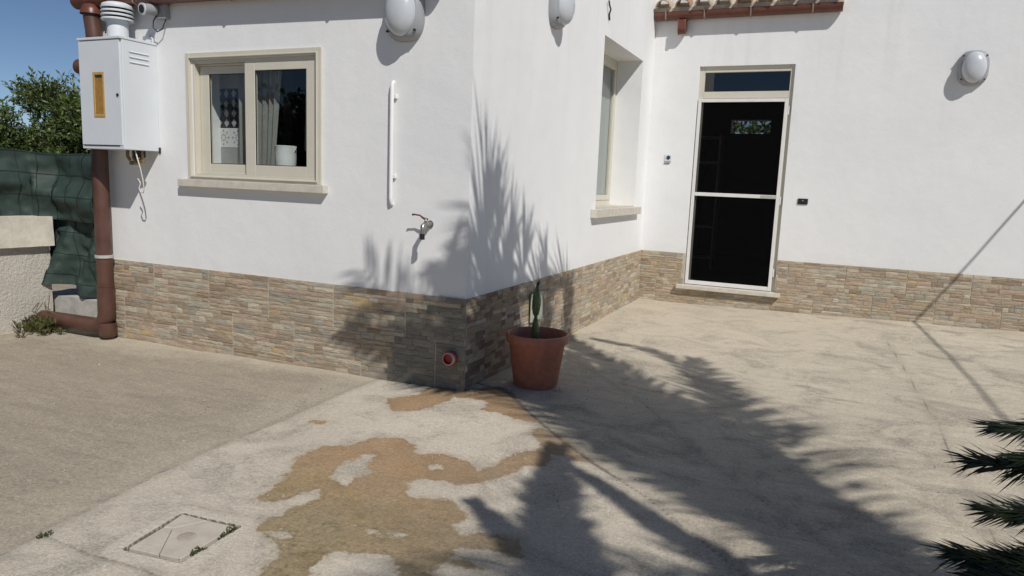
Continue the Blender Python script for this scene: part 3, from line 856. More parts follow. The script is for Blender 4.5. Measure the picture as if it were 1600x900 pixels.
# kitchen behind the window
MB().box(WX0 - 0.2, WX1 + 0.2, 0.0861, 0.30, 1.30, 1.338).build('worktop', M['marble'], house, bevel=0.003)
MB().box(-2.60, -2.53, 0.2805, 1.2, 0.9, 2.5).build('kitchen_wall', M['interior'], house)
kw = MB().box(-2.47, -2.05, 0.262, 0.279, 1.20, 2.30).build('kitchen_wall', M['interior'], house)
ts = 0.146
for i in range(3):
    for j in range(6):
        x0, z0 = -2.47 + 0.001 + i * ts - 0.02, 1.225 + j * ts
        kind = 'grey'
        if j == 4 or j == 3: kind = 'harlequin'
        if j == 2: kind = 'flower'
        mb = MB()
        if kind == 'harlequin':
            o = MB().box(x0, x0 + ts - .002, 0.253, 0.2619, z0, z0 + ts - .002).build('tile', M['tile_black'], kw)
            n = 2; q = (ts - .002) / n
            for a in range(n):
                for b_ in range(n):
                    cx, cz = x0 + (a + .5) * q, z0 + (b_ + .5) * q
                    mb.add([(cx - q * .34, .2525, cz), (cx, .2525, cz - q * .46), (cx + q * .34, .2525, cz), (cx, .2525, cz + q * .46)], [(0, 1, 2, 3)])
            mb.build('tile_pattern', M['tile_grey'], kw)
        elif kind == 'flower':
            MB().box(x0, x0 + ts - .002, 0.253, 0.2619, z0, z0 + ts - .002).build('tile', M['tile_pale'], kw)
            cx, cz = x0 + ts / 2, z0 + ts / 2
            for k in range(8):
                a = k * math.pi / 4; b_ = 0.28
                for r0, r1, wd in ((.012, .034, .30), (.04, .062, .22)):
                    mb.add([(cx + r0 * math.cos(a), .2525, cz + r0 * math.sin(a)), (cx + (r0 + r1) / 2 * math.cos(a - wd), .2525, cz + (r0 + r1) / 2 * math.sin(a - wd)), (cx + r1 * math.cos(a), .2525, cz + r1 * math.sin(a)), (cx + (r0 + r1) / 2 * math.cos(a + wd), .2525, cz + (r0 + r1) / 2 * math.sin(a + wd))], [(0, 1, 2, 3)])
            mb.build('tile_pattern', M['tile_grey'], kw)
        else:
            MB().box(x0, x0 + ts - .002, 0.253, 0.2619, z0, z0 + ts - .002).build('tile', M['tile_grey'], kw)
def curtain(x0, x1, y, z0, z1, mat, label, taper=0.0, ax='x', group=None, amp=1.0):
    mb = MB(); nu, nv = 40, 10
    vs = []
    for j in range(nv + 1):
        f = j / nv
        for i in range(nu + 1):
            g = i / nu
            a = x0 + (x1 - x0) * g
            a += taper * (1 - f) * g
            off = amp * 0.014 * math.sin(g * 26 + 0.6 * f) + amp * 0.006 * math.sin(g * 61 + f * 2)
            z = z0 + (z1 - z0) * f
            vs.append((a, y + off, z) if ax == 'x' else (y + off, a, z))
    fs = [(j * (nu + 1) + i, j * (nu + 1) + i + 1, (j + 1) * (nu + 1) + i + 1, (j + 1) * (nu + 1) + i) for j in range(nv) for i in range(nu)]
    o = mb.add(vs, fs).build('curtain', mat, None, True)
    return tag(o, label, 'curtain', group)
curtain(-1.84, -1.60, 0.14, 1.345, 2.12, M['curtain'], 'grey net curtain at the left of the right window pane, behind the white jug', -0.07)
curtain(-1.40, -1.20, 0.15, 1.5, 2.12, M['curtain'], 'grey net curtain at the far right of the sliding window', 0.16)
curtain(-2.04, -1.85, 0.17, 1.345, 2.12, M['curtain'], 'dim curtain behind the left pane beside the patterned tiles')
mb = MB(); mb.lathe([(0.0, 0), (0.068, 0), (0.07, 0.005), (0.075, 0.11), (0.074, 0.180), (0.078, 0.192), (0.074, 0.195), (0.068, 0.182), (0.066, 0.012), (0, 0.010)], (-1.605, 0.19, 1.339), 28)
jug = mb.build('jug', M['jug'], None, True, angle=40)
tag(jug, 'white ceramic jug standing inside the sliding window', 'jug')
mb = MB(); mb.add([(-1.533, .175, 1.53), (-1.533, .205, 1.53), (-1.505, .19, 1.526), (-1.533, .19, 1.48)], [(0, 1, 2), (0, 2, 3), (1, 3, 2)])
mb.build('spout', M['jug'], jug)

# ------------------------------------------------------------------ window in the side wall
mb = MB()
xf0, xf1 = -0.325, -0.284
y0, y1, z0, z1 = BY0 + .0005, BY1 - .0005, BZ0 + .0005, BZ1 - .0005
mb.box(xf0, xf1, y0, y0 + .045, z0, z1).box(xf0, xf1, y1 - .045, y1, z0, z1).box(xf0, xf1, y0 + .0454, y1 - .0454, z0, z0 + .06).box(xf0, xf1, y0 + .0454, y1 - .0454, z1 - .05, z1)
win2 = mb.build('window', M['frame'], house, bevel=0.003)
mb = MB(); a0, a1 = -0.316, -0.290
ym = (y0 + y1) / 2
for (p, q) in ((y0 + .046, ym - .001), (ym + .001, y1 - .046)):
    mb = MB(); zz0, zz1 = z0 + .061, z1 - .051
    mb.box(a0, a1 + .012, p, p + .05, zz0, zz1).box(a0, a1 + .012, q - .05, q, zz0, zz1).box(a0, a1 + .012, p + .0504, q - .0504, zz0, zz0 + .055).box(a0, a1 + .012, p + .0504, q - .0504, zz1 - .055, zz1)
    mb.build('sash', M['frame'], win2, bevel=0.003)
    MB().add([(-.298, p + .05, zz0 + .055), (-.298, q - .05, zz0 + .055), (-.298, q - .05, zz1 - .055), (-.298, p + .05, zz1 - .055)], [(0, 1, 2, 3)]).build('pane', M['glass'], win2)
MB().box(0.0005, 0.058, 2.445, 4.135, 1.036, 1.117).build('sill', M['marble'], win2, bevel=0.004)
MB().box(-0.283, 0.0, BY0 + .001, BY1 - .001, 1.119, 1.127).build('sill', M['marble'], win2)
curtain(2.64, 3.966, -0.3235, 1.17, 2.66, M['curtain_pale'], 'pale curtain behind the tall deep-set side window', 0, 'y', None, 0.22)

# ------------------------------------------------------------------ door
mb = MB(); yA, yB = L + .030, L + .085
mb.box(DX0 + .0005, DX0 + .058, yA, yB, DZ0 + .0005, DZ1 - .0005); mb.box(DX1 - .044, DX1 - .0005, yA, yB, DZ0 + .0005, DZ1 - .0005)
mb.box(DX0 + .0585, DX1 - .0445, yA, yB, 2.637, DZ1 - .0005); mb.box(DX0 + .0585, DX1 - .0445, yA, yB, 2.352, 2.428)
door = mb.build('door_frame', M['frame'], house, bevel=0.003)
MB().add([(.592, L + .06, 2.428), (1.494, L + .06, 2.428), (1.494, L + .06, 2.637), (.592, L + .06, 2.637)], [(0, 1, 2, 3)]).build('transom_pane', M['glass_dark'], door)
MB().box(.594, 1.493, L + .11, L + .13, 2.42, 2.65).build('transom_blind', M['black'], door)
mb = MB(); sx0, sx1, sz0, sz1 = .543, 1.500, .243, 2.346
frame_rect(mb, sx0, sx1, sz0, sz1, L - .004, L + .024, .036, .036, .045, .036)
mb.box(sx0 + .0364, sx1 - .0364, L - .002, L + .020, 1.266, 1.306)
mb.build('screen_frame', M['white_alu'], door, bevel=0.003)
for (a, b_) in ((.288, 1.266), (1.306, 2.310)):
    MB().add([(sx0 + .036, L + .010, a), (sx1 - .036, L + .010, a), (sx1 - .036, L + .010, b_), (sx0 + .036, L + .010, b_)], [(0, 1, 2, 3)]).build('screen', M['screen'], door)
for z in (2.22, 1.25, 0.45):
    MB().tube([(1.508, L + .006, z - .045), (1.508, L + .006, z + .045)], .008, 8).build('hinge', M['white_alu'], door)
MB().box(1.300, 1.464, L - .0055, L - .0022, 1.270, 1.302).build('handle_plate', M['clamp'], door)
MB().box(.455, 1.600, L - .075, L + .03, .187, .232).build('threshold', M['marble'], door, bevel=0.004)

sh = empty('shelf_unit', (.25, 6.6, .2), 'dim shelving standing in the dark room behind the screen door', 'shelf')
M['shelf'] = simple('shelf_wood', (0.50, 0.46, 0.40), .6, .1, 12)
for x in (-.04, .52):
    MB().box(x - .015, x + .015, 6.5, 6.8, .2, 2.1).build('upright', M['shelf'], sh)
for z in (.35, .8, 1.25, 1.7, 2.05):
    MB().box(-.024, .504, 6.502, 6.8, z, z + .03).build('board', M['shelf'], sh)

# ------------------------------------------------------------------ oval wall lamps
def lamp(name_loc, nrm, label):
    root = empty('wall_lamp', name_loc, label, 'wall lamp', 'oval bulkhead lamps on the white walls')
    nrm = Vector(nrm); up = Vector((0, 0, 1)); lat = up.cross(nrm)
    o0 = Vector(name_loc)
    def sup(a, ax_, b_, e):
        c, s_ = math.cos(a), math.sin(a)
        return math.copysign(abs(c) ** (2 / e), c) * ax_, math.copysign(abs(s_) ** (2 / e), s_) * b_
    n = 40
    def shell(mb, rings):
        vs = []
        for (ax_, b_, e, d) in rings:
            for k in range(n):
                x, z = sup(2 * math.pi * k / n, ax_, b_, e)
                vs.append(o0 + lat * x + up * z + nrm * d)
        fs = [(i * n + k, i * n + (k + 1) % n, (i + 1) * n + (k + 1) % n, (i + 1) * n + k) for i in range(len(rings) - 1) for k in range(n)]
        fs.append(tuple((len(rings) - 1) * n + k for k in range(n)))
        mb.add(vs, fs)
    mb = MB(); shell(mb, [(.130, .168, 2.9, 0.0005), (.132, .170, 2.9, .02), (.128, .166, 2.8, .045), (.112, .152, 2.5, .068), (.103, .146, 2.2, .074)])
    mb.build('lamp_base', M['lamp_white'], root, True, angle=50)
    mb = MB(); shell(mb, [(.104, .147, 2.0, .0735), (.104, .147, 2.0, .082), (.098, .140, 2.0, .104), (.082, .118, 2.0, .126), (.055, .082, 2.0, .142), (.025, .038, 2.0, .149), (.006, .01, 2.0, .150)])
    mb.build('lamp_dome', M['dome'], root, True)
    for (a, b_) in ((-.098, .112), (.098, .112), (-.098, -.112), (.098, -.112)):
        c = o0 + lat * a + up * b_ + nrm * .060
        mb = MB(); mb.tube([c, c + nrm * .016], .007, 8)
        mb.build('screw', M['black'], root)
lamp((-0.470, 0, 2.345), (0, -1, 0), 'oval opal wall lamp on the front wall, right of the sliding window')
lamp((0, 1.30, 2.665), (1, 0, 0), 'oval opal wall lamp seen edge-on on the side wall beyond the corner')
lamp((3.165, L, 2.612), (0, -1, 0), 'oval opal wall lamp high on the set-back wall right of the door')

# ------------------------------------------------------------------ meter box
box = empty('meter_box', (-2.88, 0, 1.46), 'white sheet metal meter cabinet with amber slot hung on the front wall', 'meter box')
bx0, bx1, by, bz0, bz1 = -3.105, -2.658, -0.302, 1.462, 2.236
MB().box(bx0, bx1, by + .012, -0.0005, bz0, bz1).build('cabinet', M['metal_white'], box, bevel=0.004)
MB().box(bx0 - .006, bx1 + .005, by - .006, 0.0, bz1 + .0005, bz1 + .018).build('lid', M['metal_white'], box, bevel=0.003)
# door with real slot opening
def door_panel():
    sx0_, sx1_, sz0_, sz1_ = -2.952, -2.846, 1.697, 2.003
    mb = MB(); X = [bx0 + .004, sx0_, sx1_, bx1 - .018]; Z = [bz0 + .03, sz0_, sz1_, bz1 - .008]
    for i in range(3):
        for j in range(3):
            if i == 1 and j == 1: continue
            mb.add([(X[i], by, Z[j]), (X[i + 1], by, Z[j]), (X[i + 1], by, Z[j + 1]), (X[i], by, Z[j + 1])], [(0, 1, 2, 3)])
    a, b_, c, d = X[0], X[3], Z[0], Z[3]; y2 = by + .0118
    for (p, q) in (((a, c), (b_, c)), ((b_, c), (b_, d)), ((b_, d), (a, d)), ((a, d), (a, c)), ((sx0_, sz0_), (sx1_, sz0_)), ((sx1_, sz0_), (sx1_, sz1_)), ((sx1_, sz1_), (sx0_, sz1_)), ((sx0_, sz1_), (sx0_, sz0_))):
        mb.add([(p[0], by, p[1]), (q[0], by, q[1]), (q[0], y2, q[1]), (p[0], y2, p[1])], [(0, 1, 2, 3)])
    dr = mb.build('cabinet_door', M['metal_white'], box)
    mb = MB(); frame_rect(mb, sx0_ - .006, sx1_ + .006, sz0_ - .008, sz1_ + .008, by - .005, by + .004, .018, .018, .022, .022)
    mb.build('slot_rim', M['amber_rim'], dr, bevel=0.004)
    MB().box(sx0_ + .001, sx1_ - .001, by + .004, by + .0112, sz0_ + .001, sz1_ - .001).build('slot_panel', M['amber'], dr)
    MB().box(sx0_ + .02, sx1_ - .02, by - .0005, by + .003, sz1_ - .028, sz1_ - .018).build('slot_catch', M['dark'], dr)
    mb = MB(); mb.tube([(-2.703, by - .006, 1.846), (-2.703, by + .001, 1.846)], .011, 12)
    mb.build('lock', M['dark'], dr)
    MB().box(bx0 + .02, -2.70, by - .002, by + .0005, 1.484, 1.4915).build('door_seam', M['dark'], dr)
door_panel()
MB().box(bx0 + .002, bx1 - .001, by + .002, by + .0115, bz0 + .0005, bz0 + .026).build('lower_lip', M['metal_white'], box, bevel=0.002)
for k in range(3):
    z = 2.165 - k * .036
    mb = MB()
    mb.add([(bx1 + .0012, -.235, z), (bx1 + .0012, -.075, z), (bx1 + .0075, -.075, z - .010), (bx1 + .0075, -.235, z - .010)], [(0, 1, 2, 3)])
    mb.add([(bx1 + .0012, -.235, z - .012), (bx1 + .0012, -.075, z - .012), (bx1 + .0075, -.075, z - .0105), (bx1 + .0075, -.235, z - .0105)], [(0, 1, 2, 3)])
    mb.build('louvre', M['metal_white'], box)
    MB().box(bx1 + .0003, bx1 + .001, -.232, -.078, z - .012, z).build('louvre_gap', M['dark'], box)
MB().box(bx1 + .0005, bx1 + .012, -.010, -.0005, bz0 - .014, bz0 + .03).build('fixing_tab', M['dark'], box)
MB().box(-2.74, -2.70, -.05, -.0005, 2.2548, 2.30).build('fixing_tab', M['metal_white'], box)
MB().tube([(-2.672, -.02, 2.255), (-2.672, -.02, 2.285), (-2.685, -.02, 2.292)], .007, 6).build('fixing_hook', M['metal_white'], box)
# gas pipework below the box
gp = MB()
gp.tube([(-2.79, -.12, 1.47), (-2.79, -.12, 1.405), (-2.77, -.12, 1.385), (-2.69, -.12, 1.385)], .014, 8)
gp.tube([(-2.83, -.14, 1.47), (-2.835, -.14, 1.42), (-2.81, -.14, 1.39)], .012, 8)
gp.tube([(-2.72, -.11, 1.47), (-2.72, -.11, 1.37)], .013, 8)
gp.box(-2.805, -2.755, -.15, -.10, 1.355, 1.385)
gp.build('gas_pipes', M['brass'], box, True, angle=40)
MB().box(-2.775, -2.715, -.14, -.08, 1.41, 1.4615).build('valve', M['dark'], box)
MB().tube([(-2.688, -.19, 1.462), (-2.665, -.17, 1.33), (-2.655, -.16, 1.25), (-2.652, -.155, 1.18), (-2.668, -.15, 1.15), (-2.695, -.15, 1.152), (-2.712, -.15, 1.185), (-2.695, -.15, 1.215), (-2.700, -.15, 1.232), (-2.722, -.15, 1.255)], .0045, 6).build('loose_wire', M['cable_white'], box, True)

# flue cowl on the box
fc = empty('flue_cowl', (-2.875, -.15, 2.254), 'white louvred flue cowl standing on top of the meter cabinet', 'flue')
mb = MB(); mb.lathe([(0, 0), (.072, 0), (.072, .13), (.068, .145), (0, .145)], (-2.872, -.15, 2.2545), 24)
mb.build('flue_pipe', M['metal_white'], fc, True, angle=40)
mb = MB(); mb.lathe([(0, 0), (.060, 0), (.060, .125), (0, .125)], (-2.872, -.15, 2.395), 20); mb.build('cowl_core', M['dark'], fc, True, angle=40)
for k in range(4):
    z = 2.398 + k * .028
    mb = MB(); mb.lathe([(.064, .012), (.104, -.002), (.108, -.006), (.110, .003), (.104, .009), (.064, .018)], (-2.872, -.15, z), 28)
    mb.build('fin', M['metal_white'], fc, True, angle=40)
mb = MB(); mb.lathe([(.104, 0), (.10, .014), (.07, .028), (.02, .034), (.001, .034)], (-2.872, -.15, 2.492), 28); mb.build('cap', M['metal_white'], fc, True)
MB().tube([(-2.915, -.212, 2.305), (-2.919, -.220, 2.305)], .009, 8).build('screw', M['dark'], fc)

# security camera under the eave
kc = empty('security_camera', (-2.55, 0, 2.48), 'small white security camera under the eave beside the flue cowl', 'camera')
MB().box(-2.60, -2.505, -.045, -.0005, 2.415, 2.52).build('mount', M['lamp_white'], kc, bevel=0.006)
c0 = Vector((-2.60, -.075, 2.475)); dr = Vector((-.10, -.95, -.12)).normalized()
mb = MB(); mb.tube([c0 + dr * -.02, c0 + dr * .075], .040, 20); body = mb.build('camera_body', M['lamp_white'], kc, True, angle=40)
mb = MB(); mb.tube([c0 + dr * .0752, c0 + dr * .083], .042, 22); mb.build('bezel', M['metal_white'], kc, True, angle=40)
mb = MB(); mb.tube([c0 + dr * .0832, c0 + dr * .087], .029, 18); mb.build('lens', M['black'], kc, True, angle=40)
MB().tube([(-2.585, -.05, 2.445), (-2.61, -.06, 2.40), (-2.615, -.06, 2.355), (-2.585, -.05, 2.325), (-2.545, -.04, 2.345), (-2.53, -.03, 2.395), (-2.53, -.02, 2.415)], .005, 6).build('lead', M['cable_black'], kc, True)

# ------------------------------------------------------------------ downpipe
def arc(c, r, a0, a1, ux, uy, n=8):
    c = Vector(c)
    return [c + Vector(ux) * r * math.cos(a0 + (a1 - a0) * k / n) + Vector(uy) * r * math.sin(a0 + (a1 - a0) * k / n) for k in range(n + 1)]
dp = empty('downpipe', (-3.2, -.075, 0), 'brown rain downpipe at the left end of the front wall bending along the ground', 'downpipe')
px, py, pz = -3.200, -0.098, 0.036
MB().tube([(px - .02, py, 2.53), (px - .02, py, 2.44), (px - .005, py, 2.36), (px, py, 2.30), (px, py, 0.40)], .059, 20).build('pipe', M['brown'], dp, True, angle=50)
mb = MB(); mb.tube([(px, py, .40), (px, py, .37), (px, py, .18)] + arc((px - .13, py, .18), .13, 0, -math.pi / 2, (1, 0, 0), (0, 0, 1)) + [(px - .36, py, .047), (px - .80, py, .040)], [.064, .064] + [.0635] * 12, 20)
mb.build('elbow', M['brown'], dp, True, angle=50)
mb = MB(); mb.lathe([(0, -.008), (.035, -.006), (.058, .01), (.066, .04), (.066, .12)], (px + .004, py, -.028), 20); mb.build('shoe', M['brown'], dp, True)
mb = MB(); mb.lathe([(.0605, 0), (.068, .001), (.068, .024), (.0605, .025)], (px, py, .615), 20); mb.build('clamp', M['clamp'], dp, True, angle=40)
mb = MB(); mb.lathe([(.0642, 0), (.067, .001), (.067, .010), (.0642, .011)], (px, py, .385), 20); mb.build('collar', M['brown'], dp, True, angle=40)
mb = MB(); mb.lathe([(0.02, .05), (.055, .04), (.075, .0), (.08, -.03)], (px - .02, py, 2.50), 20); mb.build('outlet', M['gutter'], dp, True)
MB().tube([(px - .06, py, 2.075), (px - .17, py - .02, 2.09)], .055, 18).build('branch_stub', M['brown'], dp, True, angle=50)

# painted pipe on the front wall
cd = empty('painted_conduit', (-.56, 0, 1.16), 'white painted surface conduit running vertically above the garden tap', 'conduit')
MB().tube([(-.560, -.002, 1.938), (-.560, -.016, 1.925), (-.560, -.020, 1.90), (-.559, -.020, 1.21), (-.559, -.016, 1.175), (-.559, -.002, 1.165)], .013, 12).build('pipe', M['plaster'], cd, True, angle=60)
for z in (1.845, 1.345):
    MB().box(-.548, -.527, -.018, -.0005, z - .013, z + .013).build('clip', M['plaster'], cd, bevel=.004)

# garden tap
tp = empty('garden_tap', (-.267, 0, 1.055), 'small brass garden tap with a red lever on the front wall', 'tap')
mb = MB(); mb.tube([(-.267, -.0005, 1.055), (-.267, -.075, 1.055), (-.268, -.095, 1.045), (-.268, -.100, 1.02), (-.268, -.100, .985)], [.016, .015, .016, .013, .012], 12)
mb.build('tap_body', M['steel'], tp, True, angle=50)
mb = MB(); mb.lathe([(.004, 0), (.024, .001), (.022, .008), (.004, .009)], (-.267, -.009, 1.055), 16, 'y'); mb.build('flange', M['steel'], tp, True, angle=40)
MB().tube([(-.268, -.100, .998), (-.268, -.100, .962)], .016, 12).build('nozzle', M['black'], tp, True, angle=40)
MB().tube([(-.268, -.06, 1.065), (-.268, -.06, 1.088)], .010, 8).build('stem', M['steel'], tp, True)
MB().tube([(-.255, -.06, 1.088), (-.285, -.06, 1.092), (-.31, -.064, 1.110), (-.345, -.068, 1.113), (-.362, -.07, 1.112)], [.007, .007, .005, .005, .007], 8).build('lever', M['red'], tp, True)

# wall boxes
bp = empty('bell_push', (.247, L, 1.683), 'small square bell push with a dark centre beside the door', 'doorbell')
MB().box(.207, .285, L - .010, L - .0005, 1.645, 1.725).build('plate', M['metal_white'], bp, bevel=.003)
MB().tube([(.252, L - .0105, 1.688), (.252, L - .016, 1.688)], .022, 16).build('button', simple('bell_blue', (.03, .035, .075), .4), bp, True, angle=40)
MB().box(.205, .27, L - .012, L - .0005, 1.622, 1.628).build('screw_slot', M['dark'], bp)
sk = empty('socket_box', (1.74, L, 1.25), 'small black electrical socket box on the wall right of the door', 'socket')
MB().box(1.690, 1.792, L - .012, L - .0005, 1.222, 1.284).build('housing', M['black'], sk, bevel=.004)
for x in (1.715, 1.768):
    MB().box(x - .012, x + .012, L - .0145, L - .0125, 1.238, 1.268).build('outlet', M['dark'], sk)
MB().tube([(1.741, L - .0125, 1.262), (1.741, L - .020, 1.262)], .006, 8).build('knob', M['clamp'], sk)
pl = empty('cover_plate', (0, 1.11, .39), 'pale green cover plate on the stone skirting behind the cactus', 'cover plate')
MB().box(.030, .042, 1.00, 1.235, .285, .505).build('plate', M['pale_plate'], pl, bevel=.004)
MB().box(.0422, .046, 1.02, 1.215, .305, .485).build('flap', M['pale_plate'], pl, bevel=.003)
# short drain pipe at the corner
dn = empty('drain_pipe', (-.09, 0, .205), 'short white and red plastic drain stub poking out of the stone corner', 'drain pipe')
mb = MB(); mb.lathe([(.040, 0), (.040, -.066), (.038, -.068), (.0355, -.068), (.035, -.02), (.001, -.02)], (-.080, -.002, .212), 22, 'y'); mb.build('pipe', M['pvc_white'], dn, True, angle=40)
mb = MB(); mb.lathe([(.0345, -.069), (.032, -.069), (.0318, -.046), (.001, -.044)], (-.080, -.002, .212), 22, 'y'); mb.build('inner_pipe', M['orange_pvc'], dn, True, angle=40)
mb = MB(); mb.lathe([(.045, -.02), (.048, -.024), (.048, -.042), (.0405, -.045)], (-.080, -.002, .212), 22, 'y'); mb.build('collar', M['orange_pvc'], dn, True, angle=40)
# thin rod on the side wall
rd = MB().tube([(.02, 2.585, 3.0), (.02, 2.60, 2.97), (.03, 2.62, 2.93), (.012, 2.64, 2.89), (.010, 2.665, 2.845)], .008, 8).build('wall_hook', M['cable_black'], None, True)
tag(rd, 'thin dark rod hanging on the side wall above the tall window', 'hook')

# ------------------------------------------------------------------ pot and cactus
PC = (0.343, 0.385, 0.0)
pot = empty('flower_pot', PC, 'large terracotta coloured plastic flower pot at the house corner', 'flower pot')
mb = MB(); mb.lathe([(.0, .004), (.132, .004), (.140, .0), (.147, .012), (.188, .300), (.189, .302), (.190, .296), (.207, .300), (.209, .306), (.211, .348), (.207, .356), (.198, .358), (.192, .352), (.187, .30), (.180, .27)], PC, 56)
mb.build('pot_body', M['terracotta'], pot, True, angle=45)
mb = MB(); mb.lathe([(.179, .262), (.12, .268), (.06, .275), (.001, .277)], PC, 40); mb.build('soil', M['soil'], pot, True)
cc = empty('cactus', (PC[0] - .012, PC[1], .27), 'young two-pad prickly pear cactus growing in the terracotta coloured pot', 'cactus')
def pad(base, top, wdt, thk, name, mat):
    base, top = Vector(base), Vector(top); ax = top - base; ln = ax.length; ax.normalize()
    wide = Vector((-.366, .93, 0)).normalized(); wide = (wide - ax * wide.dot(ax)).normalized(); th = ax.cross(wide)
    mb = MB(); n, m_ = 20, 14; vs = []
    for i in range(m_ + 1):
        f = i / m_
        s_ = math.sin(math.pi * (0.06 + 0.90 * f ** 0.85)) ** 0.7
        for k in range(n):
            a = 2 * math.pi * k / n
            rr = 1 + .04 * math.sin(7 * a + i)
            vs.append(base + ax * ln * f + wide * math.cos(a) * wdt * s_ * rr + th * math.sin(a) * thk * s_ * rr)
    fs = [(i * n + k, i * n + (k + 1) % n, (i + 1) * n + (k + 1) % n, (i + 1) * n + k) for i in range(m_) for k in range(n)]
    fs += [tuple(range(n))[::-1], tuple(m_ * n + k for k in range(n))]
    mb.add(vs, fs)
    o = mb.build(name, mat, cc, True)
    sp = MB(); rr_ = random.Random(5)
    for i in range(34):
        f = rr_.uniform(.08, .92); a = rr_.uniform(0, 6.28); s_ = math.sin(math.pi * (0.06 + 0.90 * f ** 0.85)) ** 0.7
        p = base + ax * ln * f + wide * math.cos(a) * wdt * s_ + th * math.sin(a) * thk * s_
        n_ = (wide * math.cos(a) / wdt + th * math.sin(a) / thk).normalized()
        sp.tube([p, p + n_ * .007], [.0022, .0005], 4, False)
    s_o = sp.build('spines', M['curtain_pale'], o); s_o['kind'] = 'stuff'
bx, by_ = PC[0] - .012, PC[1]
pad((bx, by_, .255), (bx - .006, by_, .475), .052, .026, 'pad', M['cactus'])
pad((bx - .006, by_, .462), (bx - .004, by_ , .672), .05, .029, 'pad', M['cactus'])
pad((bx - .003, by_, .664), (bx + .008, by_, .708), .012, .010, 'bud', M['cactus_bud'])

# ------------------------------------------------------------------ inspection cover
ic = empty('inspection_cover', (-.02, -2.17, 0), 'square cracked concrete inspection cover let into the yard', 'drain cover')
def slab(poly, z0, z1, name):
    cx = sum(p[0] for p in poly) / len(poly); cy = sum(p[1] for p in poly) / len(poly)
    q = [(cx + (x - cx) * .972, cy + (y - cy) * .972) for x, y in poly]; n = len(q)
    mb = MB(); mb.add([(x, y, z0) for x, y in q] + [(x, y, z1) for x, y in q], [tuple(range(n)), tuple(range(n, 2 * n))] + [(k, (k + 1) % n, n + (k + 1) % n, n + k) for k in range(n)])
    return mb.build(name, M['cover'], ic, bevel=.003)
A_, B_, C_, D_ = COVER
e1 = (-.137, -2.155); e2 = (-.034, -2.034); f1 = (-.100, -2.142); f2 = (.018, -2.302)
slab([A_, e2, f1, e1], -.02, -.002, 'slab_piece')
slab([e1, f1, (-.095, -2.15), f2, D_], -.02, -.0035, 'slab_piece')
slab([e2, B_, C_, f2, (-.095, -2.15), f1], -.02, -.0015, 'slab_piece')
mb = MB(); mb.lathe([(.001, .0015), (.030, .001), (.034, -.001)], (0.0, -2.165, 0), 20)
mb.build('mortar_patch', simple('mortar_patch', (.40, .335, .27), .95, .15, 30), ic, True)

# ------------------------------------------------------------------ plants, small
def tuft(mb, c, n, r, h, wd, rr):
    for i in range(n):
        a = rr.uniform(0, 6.28); d = rr.uniform(0, r)
        p = Vector((c[0] + d * math.cos(a), c[1] + d * math.sin(a), c[2]))
        q = p + Vector((rr.uniform(-1, 1) * h * .7, rr.uniform(-1, 1) * h * .7, h * rr.uniform(.4, 1)))
        s_ = Vector((rr.uniform(-1, 1), rr.uniform(-1, 1), rr.uniform(-.3, .3))).normalized() * wd
        mdl = (p + q) / 2 + Vector((0, 0, h * .12))
        mb.add([p, mdl + s_, q, mdl - s_], [(0, 1, 2, 3)])
rr = random.Random(4)
mb = MB()
for (x, y) in ((.094, -2.035), (.103, -2.07), (.105, -2.10), (.112, -2.21), (.114, -2.24)):
    tuft(mb, (x, y, -.012), 26, .014, .022, .004, rr)
ms = mb.build('moss', M['moss'], None); tag(ms, 'moss tufts in the gap along the right edge of the inspection cover', kind='stuff')
mb = MB()
for k in range(9):
    tuft(mb, (rr.gauss(-.452, .012), rr.gauss(-2.40, .012), -.006), 8, .01, .014, .003, rr)
for k in range(26):
    f = rr.random(); x = -.02 + .62 * f; y = .03 - .03 * f
    tuft(mb, (.02 + rr.uniform(0, .09), rr.uniform(-.01, .14), -.002), 10, .012, .014, .003, rr)
ms = mb.build('moss', M['moss'], None); tag(ms, 'sparse moss at the slab joints and the foot of the house corner', kind='stuff')
wd = empty('weed_plant', (-3.95, -.12, -.03), 'straggly half dry weed at the foot of the boundary wall by the pipe end', 'weed')
mb = MB()
for k in range(90):
    c = (-3.88 + rr.gauss(0, .13), -.20 + rr.gauss(0, .075), -.05)
    tuft(mb, (c[0], c[1], c[2] + rr.uniform(0, .09)), 12, .035, .06, .007, rr)
mb.build('foliage', M['weed'], wd)
mb = MB()
for k in range(7):
    x, y = -3.88 + rr.gauss(0, .09), -.17 + rr.gauss(0, .05)
    mb.tube([(x, y, -.05), (x + rr.uniform(-.05, .05), y - .02, .10), (x + rr.uniform(-.1, .1), y - .03, rr.uniform(.15, .32))], .003, 4)
mb.build('stem', M['weed'], wd)
# loose chips and grit
mb = MB()
for k in range(420):
    if rr.random() < .5: x, y = rr.uniform(-3.6, 3.6), rr.uniform(-2.6, 4.3)
    else: x, y = rr.gauss(.3, .7), rr.gauss(-.8, .8)
    if x < 0.03 and y > -.03: continue
    s_ = rr.choice((.003, .004, .005, .006, .009)); z = float(gz(x, y))
    mb.add([(x + s_ * rr.uniform(.6, 1.2) * math.cos(a), y + s_ * rr.uniform(.6, 1.2) * math.sin(a), z - .004) for a in (0, 1.57, 3.14, 4.71)] + [(x, y, z + s_ * .7)], [(0, 1, 4), (1, 2, 4), (2, 3, 4), (3, 0, 4)], None)
o = mb.build('gravel', simple('chips', (.36, .325, .275), .95, .5, 3), None); tag(o, 'loose pale chips and grit scattered over the yard', kind='stuff')

